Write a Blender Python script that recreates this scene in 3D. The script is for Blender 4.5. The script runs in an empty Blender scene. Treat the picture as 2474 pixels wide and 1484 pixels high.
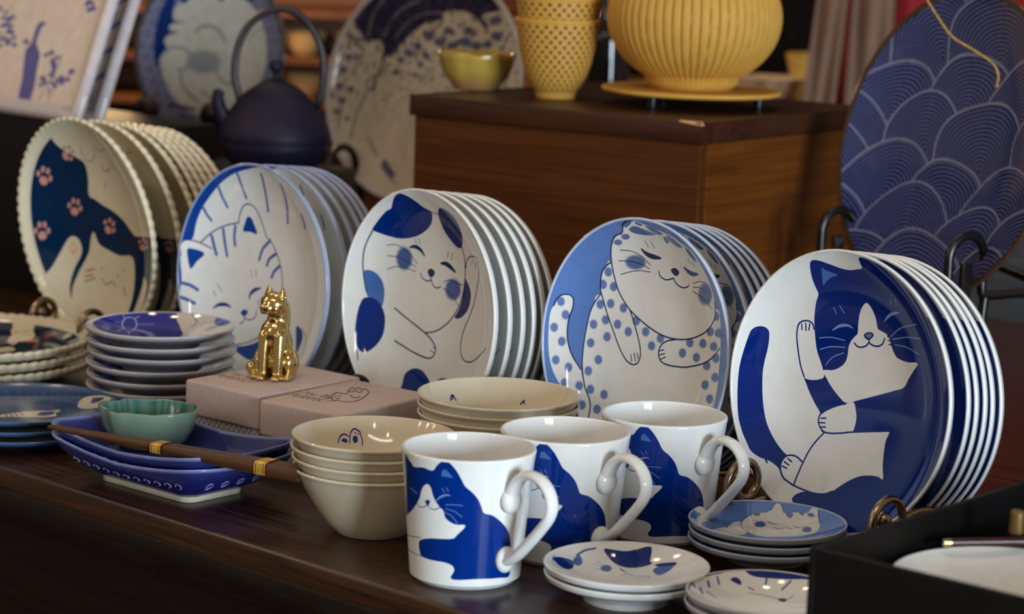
import bpy, bmesh, math, random
import numpy as np
from mathutils import Vector, Matrix
from mathutils.geometry import delaunay_2d_cdt

random.seed(7); rng = np.random.default_rng(7)
scene = bpy.context.scene
C = scene.collection
R_ = math.radians

# ------------------------------------------------------------------ camera, world, lights, exposure
def cam_axes(pitch, roll):
    f = Vector((0, math.cos(pitch), -math.sin(pitch))); r = Vector((1, 0, 0)); u = r.cross(f)
    c, s = math.cos(roll), math.sin(roll)
    return c*r + s*u, -s*r + c*u, f
r_, u_, f_ = cam_axes(R_(9.5), R_(2.0))
cam = bpy.data.cameras.new('camera'); camo = bpy.data.objects.new('camera', cam); C.objects.link(camo)
camo.matrix_world = Matrix(((r_.x, u_.x, -f_.x, 0), (r_.y, u_.y, -f_.y, 0), (r_.z, u_.z, -f_.z, .418), (0, 0, 0, 1)))
cam.sensor_width = 36; cam.lens = 36*5850/2474
cam.clip_start = .05; cam.clip_end = 60
cam.dof.use_dof = True; cam.dof.focus_distance = 1.66; cam.dof.aperture_fstop = 7.1; cam.dof.aperture_blades = 7
scene.camera = camo
scene.view_settings.view_transform = 'Standard'; scene.view_settings.look = 'None'
scene.view_settings.gamma = 1; scene.view_settings.use_curve_mapping = False
scene.view_settings.exposure = 0.06

world = bpy.data.worlds.new('shop_ambience'); scene.world = world; world.use_nodes = True
wb = world.node_tree.nodes['Background']; wb.inputs[0].default_value = (1.0, .80, .62, 1); wb.inputs[1].default_value = .25

def aim(o, to):
    o.rotation_euler = (Vector(to) - o.location).to_track_quat('-Z', 'Y').to_euler()
def area(name, loc, to, sx, sy, watts, col):
    l = bpy.data.lights.new(name, 'AREA'); l.shape = 'RECTANGLE'; l.size = sx; l.size_y = sy; l.energy = watts; l.color = col
    o = bpy.data.objects.new(name, l); C.objects.link(o); o.location = loc; aim(o, to); return o
def bulb(name, loc, watts, col, rad=.02):
    l = bpy.data.lights.new(name, 'POINT'); l.energy = watts; l.color = col; l.shadow_soft_size = rad
    o = bpy.data.objects.new(name, l); C.objects.link(o); o.location = loc; return o
# shop window behind the photographer's right shoulder: two tall panes
area('window_light', (2.15, -2.6, .40), (0, 1.7, .1), .55, 1.25, 116, (.74, .88, 1.0))
area('window_light', (2.72, -2.2, .40), (0, 1.7, .1), .55, 1.25, 116, (.74, .88, 1.0))
# ceiling tube and the warm spots of the shop, most of them along the left aisle
area('ceiling_tube', (-2.2, -.62, 1.2), (-.1, 1.7, .05), .06, .75, 6, (1, .96, .9))
area('ceiling_tube', (-.35, .45, 2.0), (-.1, 1.7, 0), 1.3, .05, 5, (1, .95, .88))
for i, (x, y, z) in enumerate(((-2.2, .2, 1.0), (-2.2, 1.12, 1.62), (-2.2, 1.64, 1.33), (-2.2, 2.07, 1.12), (.04, 2.35, 2.0), (.33, 2.65, 2.0), (-.32, 3.0, 2.0), (-.67, 3.19, 2.0), (-1.05, 3.35, 2.0), (0, 0, 2.0), (-.7, .4, 1.9))):
    bulb('warm_spot', (x, y, z), 3.0 if i < 4 else 4.2, (1, .76, .52), .045)
bulb('warm_spot', (-.95, 1.95, .85), 3.5, (1, .8, .6), .03)  # extra low spot, added to brighten the square bird dish
bulb('shelf_lamp', (-.62, 3.75, .5), 12, (1, .66, .32), .06)

# ------------------------------------------------------------------ helpers
def lin(r, g, b):
    f = lambda v: v/12.92 if v <= .04045 else ((v+.055)/1.055)**2.4
    return tuple(f(v/255) for v in (r, g, b))
def tag(o, label=None, cat=None, group=None, kind=None):
    if label: o['label'] = label
    if cat: o['category'] = cat
    if group: o['group'] = group
    if kind: o['kind'] = kind
    return o
def empty(name, loc=(0, 0, 0), rz=0):
    o = bpy.data.objects.new(name, None); C.objects.link(o); o.location = loc; o.rotation_euler = (0, 0, rz); o.empty_display_size = .02
    return o
def link(name, me, parent=None, loc=None, rz=None):
    o = bpy.data.objects.new(name, me); C.objects.link(o)
    if parent: o.parent = parent
    if loc is not None: o.location = loc
    if rz is not None: o.rotation_euler = (0, 0, rz)
    return o
def copy_tree(o, parent=None):
    c = o.copy(); C.objects.link(c); c.parent = parent
    for ch in o.children: copy_tree(ch, c)
    return c

# ------------------------------------------------------------------ materials
def nmat(name):
    m = bpy.data.materials.new(name); m.use_nodes = True
    nt = m.node_tree; b = nt.nodes['Principled BSDF']; return m, nt, b
def N(nt, typ, **kw):
    n = nt.nodes.new(typ)
    for k, v in kw.items():
        if k.startswith('i_'): n.inputs[int(k[2:]) if k[2:].isdigit() else k[2:]].default_value = v
        else: setattr(n, k, v)
    return n
def mixc(nt, fac, a, b, mode='MIX'):
    n = nt.nodes.new('ShaderNodeMix'); n.data_type = 'RGBA'; n.blend_type = mode
    for k, v in ((0, fac), (6, a), (7, b)):
        if hasattr(v, 'is_output'): nt.links.new(v, n.inputs[k])
        else: n.inputs[k].default_value = v if k == 0 else (*v[:3], 1)
    return n.outputs[2]
def noise(nt, scale, detail=3, coord='Object', stretch=None, dist=0):
    tc = N(nt, 'ShaderNodeTexCoord'); src = tc.outputs[coord]
    if stretch:
        mp = N(nt, 'ShaderNodeMapping'); mp.inputs['Scale'].default_value = stretch; nt.links.new(src, mp.inputs[0]); src = mp.outputs[0]
    n = N(nt, 'ShaderNodeTexNoise'); n.inputs['Scale'].default_value = scale; n.inputs['Detail'].default_value = detail; n.inputs['Distortion'].default_value = dist
    nt.links.new(src, n.inputs[0]); return n.outputs[0]
def ramp(nt, fac, lo, hi, a=(0, 0, 0), b=(1, 1, 1)):
    r = N(nt, 'ShaderNodeValToRGB'); nt.links.new(fac, r.inputs[0])
    r.color_ramp.elements[0].position = lo; r.color_ramp.elements[1].position = hi
    r.color_ramp.elements[0].color = (*a, 1); r.color_ramp.elements[1].color = (*b, 1); return r.outputs[0]
def bump(nt, b, h, strength, dist=.001):
    n = N(nt, 'ShaderNodeBump'); n.inputs['Strength'].default_value = strength; n.inputs['Distance'].default_value = dist
    nt.links.new(h, n.inputs['Height']); nt.links.new(n.outputs[0], b.inputs['Normal'])
def glaze(name, rough=.09, var=.10, coat=0):
    """fired glaze: colour of the painted decoration comes with the mesh, a fine wash mottling on top"""
    m, nt, b = nmat(name)
    at = N(nt, 'ShaderNodeAttribute'); at.attribute_name = 'paint'
    v = ramp(nt, noise(nt, 90, 4), .25, .75, (1-var,)*3, (1+var,)*3)
    col = mixc(nt, 1.0, at.outputs['Color'], v, 'MULTIPLY'); nt.links.new(col, b.inputs['Base Color'])
    b.inputs['Roughness'].default_value = rough; b.inputs['IOR'].default_value = 1.42
    b.inputs['Coat Weight'].default_value = coat; b.inputs['Coat Roughness'].default_value = .04
    return m
def plain(name, col, rough=.5, metal=0, var=.15, scale=60, bmp=0, bscale=200, spec=.5):
    m, nt, b = nmat(name)
    c = mixc(nt, ramp(nt, noise(nt, scale, 4), .3, .7), tuple(v*(1-var) for v in col), tuple(min(1, v*(1+var)) for v in col))
    nt.links.new(c, b.inputs['Base Color']); b.inputs['Roughness'].default_value = rough; b.inputs['Metallic'].default_value = metal
    b.inputs['Specular IOR Level'].default_value = spec
    if bmp: bump(nt, b, noise(nt, bscale, 4), bmp, .0008)
    return m
def wood(name, dark, light, rough=.35, stretch=(2, 40, 40), bmp=.08, spec=.5):
    m, nt, b = nmat(name)
    f = noise(nt, 5, 6, 'Object', stretch, 1.2); f2 = noise(nt, 3, 2, 'Object', tuple(v*.25 for v in stretch))
    c = mixc(nt, ramp(nt, f, .3, .72), dark, light)
    c = mixc(nt, ramp(nt, f2, .3, .7, (0, 0, 0), (.5,)*3), c, dark)
    nt.links.new(c, b.inputs['Base Color']); b.inputs['Roughness'].default_value = rough; b.inputs['Specular IOR Level'].default_value = spec
    rr = ramp(nt, f, .2, .8, (rough*.8,)*3, (rough*1.3,)*3); nt.links.new(rr, b.inputs['Roughness'])
    bump(nt, b, f, bmp, .0006); return m

# ------------------------------------------------------------------ mesh building
class MB:
    """collects pieces of one mesh; keeps a paint colour per corner and, where given, exact vertex normals"""
    def __init__(s): s.v = []; s.f = []; s.c = []; s.n = []; s.uv = []; s.k = 0; s.mi = []
    def add(s, v, f, col=(.8, .8, .8), nrm=None, cornercol=None, uv=None, mi=0):
        v = np.asarray(v, float); s.v.append(v); s.n.append(np.zeros_like(v) if nrm is None else np.asarray(nrm, float))
        k = s.k
        for i, q in enumerate(f):
            s.f.append(tuple(int(j)+k for j in q)); s.mi.append(mi)
            if cornercol is not None: s.c.extend([tuple(cc) for cc in cornercol[i]])
            elif isinstance(col, np.ndarray) and col.ndim == 2: s.c.extend([tuple(col[j]) for j in q])
            else: s.c.extend([tuple(col)]*len(q))
            s.uv.extend([(0, 0)]*len(q) if uv is None else [tuple(uv[j]) for j in q])
        s.k += len(v); return s
    def mesh(s, name, mats, custom=True, sharp=None):
        me = bpy.data.meshes.new(name); V = np.concatenate(s.v)
        me.from_pydata(V.tolist(), [], s.f)
        for m in (mats if isinstance(mats, (list, tuple)) else [mats]): me.materials.append(m)
        me.polygons.foreach_set('material_index', s.mi)
        ca = me.color_attributes.new('paint', 'FLOAT_COLOR', 'CORNER')
        cc = np.ones((len(s.c), 4), np.float32); cc[:, :3] = np.array(s.c, np.float32); ca.data.foreach_set('color', cc.ravel())
        u = me.uv_layers.new(name='UVMap'); u.data.foreach_set('uv', np.array(s.uv, np.float32).ravel())
        me.polygons.foreach_set('use_smooth', [True]*len(s.f))
        if sharp is not None: me.set_sharp_from_angle(angle=R_(sharp))
        elif custom:
            nn = np.concatenate(s.n); z = (np.abs(nn).sum(1) > 0)
            if z.any(): me.normals_split_custom_set_from_vertices(nn.tolist())
        me.update(); return me

def lathe(prof, seg=72, col=(.8, .8, .8), mb=None, ring=None, z0=0, smooth=True, flip=False, colf=None, mi=0):
    """revolve (r, z) points; normals follow the profile. ring(theta, r, z) -> (r, z) may shape the outline"""
    mb = mb or MB(); P = np.array(prof, float); n = len(P)
    d = np.zeros_like(P); d[1:-1] = P[2:]-P[:-2]; d[0] = P[1]-P[0]; d[-1] = P[-1]-P[-2]
    nr = np.stack([d[:, 1], -d[:, 0]], 1); nr /= np.linalg.norm(nr, axis=1)[:, None]+1e-12
    t = np.linspace(0, 2*np.pi, seg, endpoint=False); ct, st = np.cos(t), np.sin(t)
    rr = np.repeat(P[:, :1], seg, 1); zz = np.repeat(P[:, 1:], seg, 1)
    if ring: rr, zz = ring(np.repeat(t[None], n, 0), rr, zz)
    V = np.stack([rr*ct, rr*st, zz+z0], 2).reshape(-1, 3)
    NN = np.stack([nr[:, :1]*ct, nr[:, :1]*st, np.repeat(nr[:, 1:], seg, 1)], 2).reshape(-1, 3)
    arc = np.concatenate([[0], np.cumsum(np.hypot(*np.diff(P, axis=0).T))])
    UV = np.stack([np.repeat(t[None]/(2*np.pi), n, 0), np.repeat(arc[:, None], seg, 1)], 2).reshape(-1, 2)
    F = []
    for i in range(n-1):
        for j in range(seg):
            a, b = i*seg+j, i*seg+(j+1) % seg
            F.append((a, b, b+seg, a+seg))
    if colf is not None: col = np.array([colf(*p) for p in V])
    mb.add(V, F, col, NN if ring is None else None, uv=UV, mi=mi); return mb

def frames(path):
    P = np.array(path, float); T = np.gradient(P, axis=0); T /= np.linalg.norm(T, axis=1)[:, None]+1e-12
    return P, T
def crv(pts, n=40, closed=False):
    """Catmull-Rom through the points, evenly sampled"""
    P = np.array(pts, float)
    if len(P) < 3 and not closed: return np.array([P[0]+(P[-1]-P[0])*t for t in np.linspace(0, 1, max(2, n))])
    Q = np.concatenate([P[-1:], P, P[:2]]) if closed else np.concatenate([2*P[:1]-P[1:2], P, 2*P[-1:]-P[-2:-1]])
    m = len(P) if closed else len(P)-1; out = []
    for i in range(m):
        a, b, c, d = Q[i:i+4]; k = 12
        t = np.linspace(0, 1, k, endpoint=False)[:, None]
        out.append(.5*((2*b)+(c-a)*t+(2*a-5*b+4*c-d)*t*t+(3*b-a-3*c+d)*t**3))
    out = np.concatenate(out+([] if closed else [P[-1:]]))
    if closed: out = np.concatenate([out, out[:1]])
    L = np.concatenate([[0], np.cumsum(np.linalg.norm(np.diff(out, axis=0), axis=1))])
    s = np.linspace(0, L[-1], n+1 if closed else n)
    r = np.stack([np.interp(s, L, out[:, k]) for k in range(out.shape[1])], 1)
    return r[:-1] if closed else r
def tube(path, rad, seg=10, col=(.8, .8, .8), mb=None, flat=1.0, up=(0, 0, 1), caps=True, mi=0):
    """sweep a circle (or ellipse: flat scales the second axis) of radius rad (number or per-point) along a path"""
    mb = mb or MB(); P, T = frames(path); n = len(P); rad = np.broadcast_to(np.asarray(rad, float), (n,)) if np.ndim(rad) else np.full(n, float(rad))
    b = np.cross(T[0], np.array(up, float))
    if np.linalg.norm(b) < 1e-4: b = np.cross(T[0], (1., .3, 0))
    b /= np.linalg.norm(b); B = [b]
    for i in range(1, n):
        b = B[-1]-T[i]*(B[-1]@T[i]); b /= np.linalg.norm(b)+1e-12; B.append(b)
    B = np.array(B); U = np.cross(B, T); t = np.linspace(0, 2*np.pi, seg, endpoint=False)
    NN = (np.cos(t)[None, :, None]*B[:, None]+np.sin(t)[None, :, None]*U[:, None]/max(flat, .2))
    V = P[:, None]+rad[:, None, None]*(np.cos(t)[None, :, None]*B[:, None]+flat*np.sin(t)[None, :, None]*U[:, None])
    V = V.reshape(-1, 3); NN = NN.reshape(-1, 3); NN /= np.linalg.norm(NN, axis=1)[:, None]
    F = [((i+1)*seg+j, (i+1)*seg+(j+1) % seg, i*seg+(j+1) % seg, i*seg+j) for i in range(n-1) for j in range(seg)]
    if caps:
        V = np.concatenate([V, P[:1]-T[:1]*rad[0]*.5, P[-1:]+T[-1:]*rad[-1]*.5]); NN = np.concatenate([NN, -T[:1], T[-1:]])
        F += [(j, (j+1) % seg, n*seg) for j in range(seg)]
        F += [((n-1)*seg+(j+1) % seg, (n-1)*seg+j, n*seg+1) for j in range(seg)]
    mb.add(V, F, col, NN, mi=mi); return mb
def boxm(x0, y0, z0, x1, y1, z1, bev=0, seg=2, name='box', mats=None):
    bm = bmesh.new(); bmesh.ops.create_cube(bm, size=1)
    for v in bm.verts: v.co = Vector((x0 if v.co.x < 0 else x1, y0 if v.co.y < 0 else y1, z0 if v.co.z < 0 else z1))
    if bev: bmesh.ops.bevel(bm, geom=bm.edges[:], offset=bev, segments=seg, affect='EDGES', profile=.5)
    me = bpy.data.meshes.new(name); bm.to_mesh(me); bm.free()
    for p in me.polygons: p.use_smooth = True
    me.set_sharp_from_angle(angle=R_(40))
    for m in (mats if isinstance(mats, (list, tuple)) else [mats]): me.materials.append(m)
    return me
def ball(c, r, col=(.8, .8, .8), mb=None, sc=(1, 1, 1), M=None, su=16, sv=10):
    mb = mb or MB(); V = []; 
    for i in range(sv+1):
        a = math.pi*i/sv
        for j in range(su): t = 2*math.pi*j/su; V.append((math.sin(a)*math.cos(t), math.sin(a)*math.sin(t), math.cos(a)))
    V = np.array(V); S = np.array(sc, float)*r; NN = V/np.array(sc, float); NN /= np.linalg.norm(NN, axis=1)[:, None]
    W = V*S
    if M is not None: W = W@np.array(M).T; NN = NN@np.array(M).T
    F = [(i*su+j, (i+1)*su+j, (i+1)*su+(j+1) % su, i*su+(j+1) % su) for i in range(sv) for j in range(su)]
    mb.add(W+np.array(c), F, col, NN); return mb

# ------------------------------------------------------------------ painted decoration
PAL = dict(navy=lin(0, 36, 118), white=lin(232, 233, 230), line=lin(120, 150, 205), mid=lin(70, 108, 176), grey=lin(110, 122, 150), ink=lin(24, 50, 96), inkb=lin(30, 52, 120),
    navb=lin(2, 42, 122), navg=lin(38, 52, 110), dot=lin(104, 128, 186), dots=lin(96, 116, 166), dotk=lin(78, 100, 158), bluB=lin(18, 66, 150), strp=lin(66, 98, 170), wash=lin(92, 128, 194),
    cream=lin(222, 212, 184), pink=lin(206, 150, 138), pinkl=lin(226, 172, 160), pinkd=lin(196, 120, 104), dk=lin(34, 58, 66), nightA=lin(4, 40, 76), ind=lin(38, 46, 140), indl=lin(92, 104, 176), lpale=lin(170, 172, 226),
    red=lin(204, 84, 60), bone=lin(214, 206, 188), bone2=lin(222, 218, 208), bluH=lin(46, 74, 116), bluT=lin(14, 48, 112), teal=lin(110, 122, 124), tealS=lin(150, 154, 150), nvU=lin(34, 34, 62), pal=lin(120, 112, 118), gryU=lin(84, 88, 112), pvio=lin(96, 92, 150), navm=lin(0, 44, 128), bam=lin(70, 92, 170))
def unpack(s): return np.array([int(v) for v in s.split()], float).reshape(-1, 2)*1e-4
def prep(shapes, step=.0016):
    """expand shapes into (kind, colour, boundary loops, test data)"""
    out = []
    for k, c, w, s in shapes:
        P = unpack(s) if isinstance(s, str) else np.array(s, float)
        col = np.array(PAL[c]); w *= 1e-3
        if k in 'pP':
            if k == 'p':
                L = np.linalg.norm(np.roll(P, -1, 0)-P, axis=1).sum(); Q = crv(P, max(12, int(L/step)), True)
            else: Q = P
            out.append(('p', col, [Q], Q))
        elif k in 'st':
            L = np.linalg.norm(np.diff(P, axis=0), axis=1).sum(); Q = crv(P, max(4, int(L/step)+1))
            n = len(Q); t = np.linspace(0, 1, n); hw = np.full(n, w/2) if k == 's' else w/2*(.25+.75*np.sin(np.pi*np.clip(t*.9+.05, 0, 1)))
            T = np.gradient(Q, axis=0); T /= np.linalg.norm(T, axis=1)[:, None]+1e-12; Nn = np.stack([-T[:, 1], T[:, 0]], 1)
            a, b = Q+Nn*hw[:, None], Q-Nn*hw[:, None]
            loop = np.concatenate([a, Q[-1:]+T[-1:]*hw[-1]*.8, b[::-1], Q[:1]-T[:1]*hw[0]*.8])
            out.append(('s', col, [loop], (Q, hw)))
        elif k == 'd':
            c0, u, v = P; t = np.linspace(0, 2*np.pi, 18, endpoint=False)[:, None]
            ring = lambda f: c0+f*(np.cos(t)*u+np.sin(t)*v)
            Mi = np.linalg.inv(np.stack([u, v], 1)+1e-9*np.eye(2))
            out.append(('d', col, [ring(1.0), ring(.7)], (c0, Mi)))
    return out
def in_poly(P, Q):
    x, y = P[:, 0], P[:, 1]; ins = np.zeros(len(P), bool); q = np.roll(Q, -1, 0)
    for (ax, ay), (bx, by) in zip(Q, q):
        if ay == by: continue
        c = ((ay > y) != (by > y)) & (x < (bx-ax)*(y-ay)/(by-ay)+ax); ins ^= c
    return ins
def in_stroke(P, Q, hw):
    best = np.full(len(P), 1e9)
    for i in range(len(Q)-1):
        a, d = Q[i], Q[i+1]-Q[i]; L = d@d+1e-18; t = np.clip(((P-a)@d)/L, 0, 1)
        e = np.linalg.norm(P-a-t[:, None]*d, axis=1)-(hw[i]+(hw[i+1]-hw[i])*t); best = np.minimum(best, e)
    return best <= 1e-6
def paint_at(P, pre, base, alphaP=None):
    """colour of decoration at points P; alphaP (n, k, 2) gives corner points for soft edged dots"""
    n = len(P); A = P[:, None] if alphaP is None else alphaP; col = np.repeat(np.broadcast_to(base, (n, 3))[:, None], A.shape[1], 1).copy()
    for kind, c, loops, dat in pre:
        lo, hi = loops[0].min(0), loops[0].max(0); m = np.where(((P >= lo) & (P <= hi)).all(1))[0]
        if not len(m): continue
        if kind == 'p': s = m[in_poly(P[m], dat)]; col[s] = c
        elif kind == 's': s = m[in_stroke(P[m], *dat)]; col[s] = c
        else:
            c0, Mi = dat; s = m[np.linalg.norm((P[m]-c0)@Mi.T, axis=1) <= 1.0]
            d = np.linalg.norm((A[s]-c0)@Mi.T, axis=2); al = np.clip((1-d)/.3, 0, 1)[..., None]
            col[s] = col[s]*(1-al)+c*al
    return col
def cdt_paint(grid, hull, shapes, base, basef=None):
    """one triangulated sheet whose edges follow the drawing; hull is the outer loop"""
    pre = prep(shapes); pts = [hull]; edges = [(i, (i+1) % len(hull)) for i in range(len(hull))]; k = len(hull)
    pts.append(grid); k += len(grid); cen = hull.mean(0)
    for kind, c, loops, dat in pre:
        for L in loops:
            m = len(L); pts.append(L); edges += [(k+i, k+(i+1) % m) for i in range(m)]; k += m
    A = np.concatenate(pts)
    r = delaunay_2d_cdt([Vector(p) for p in A], edges, [], 0, 1e-6, False)
    V = np.array([tuple(p) for p in r[0]]); F = np.array(r[2]); ct = V[F].mean(1)
    ok = in_poly(ct, hull); F = F[ok]; ct = ct[ok]
    a, b, c = V[F[:, 0]], V[F[:, 1]], V[F[:, 2]]; ar = (b[:, 0]-a[:, 0])*(c[:, 1]-a[:, 1])-(b[:, 1]-a[:, 1])*(c[:, 0]-a[:, 0])
    F[ar < 0] = F[ar < 0][:, ::-1]
    bc = np.array(base) if basef is None else basef(ct)
    return V, F, paint_at(ct, pre, bc, V[F])
def ring_grid(R, n=18, m=72):
    P = [np.zeros((1, 2))]
    for i in range(1, n):
        r = R*i/n; k = max(6, int(m*r/R)); t = 2*np.pi*(np.arange(k)+.5*(i % 2))/k; P.append(np.stack([r*np.cos(t), r*np.sin(t)], 1))
    return np.concatenate(P)
def hull_c(R, n=144): t = 2*np.pi*np.arange(n)/n; return np.stack([R*np.cos(t), R*np.sin(t)], 1)
def dish_sheet(mb, R, hr, d, p, shapes, base, basef=None, n=18):
    """painted inner face of a dish: z = hr - d (1 - (r/R)^p)"""
    sh = [s for s in shapes]
    V, F, cc = cdt_paint(ring_grid(R, n), hull_c(R), sh, base, basef)
    r = np.hypot(V[:, 0], V[:, 1]); k = r > R
    V[k] *= (R/r[k])[:, None]; r = np.minimum(r, R)
    z = hr-d*(1-(r/R)**p); sl = d*p*(r/R)**(p-1)/R
    u = V/np.maximum(r, 1e-9)[:, None]; NN = np.stack([-sl*u[:, 0], -sl*u[:, 1], np.ones(len(r))], 1); NN /= np.linalg.norm(NN, axis=1)[:, None]
    mb.add(np.column_stack([V, z]), F, nrm=NN, cornercol=cc); return mb
def back_profile(Ri, Ro, hr, d, p, th, foot_r, foot_h, z_base):
    """lip, underside and foot ring, from the inner lip outwards and down to the axis"""
    pr = []
    lip = (Ro-Ri)/2
    for a in np.linspace(math.pi, -.35, 9): pr.append((Ri+lip+lip*math.cos(a), hr+lip*math.sin(a)*.9))
    for f in (.985, .95, .9, .82, .72, .62, .52):
        r = Ro*f
        if r < foot_r+.004: break
        pr.append((r, hr-d*(1-min(1, r/Ri)**p)-th))
    zt = hr-d*(1-(foot_r/Ri)**p)-th
    pr += [(foot_r+.0022, zt), (foot_r+.0006, max(zt-.0012, z_base+.0008)), (foot_r, z_base+.0004), (foot_r-.0008, z_base), (foot_r-.0022, z_base), (foot_r-.003, z_base+.0006), (foot_r-.0036, zt-.0004), (foot_r*.5, zt-.0002), (.0004, zt-.0002)]
    return pr

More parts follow.
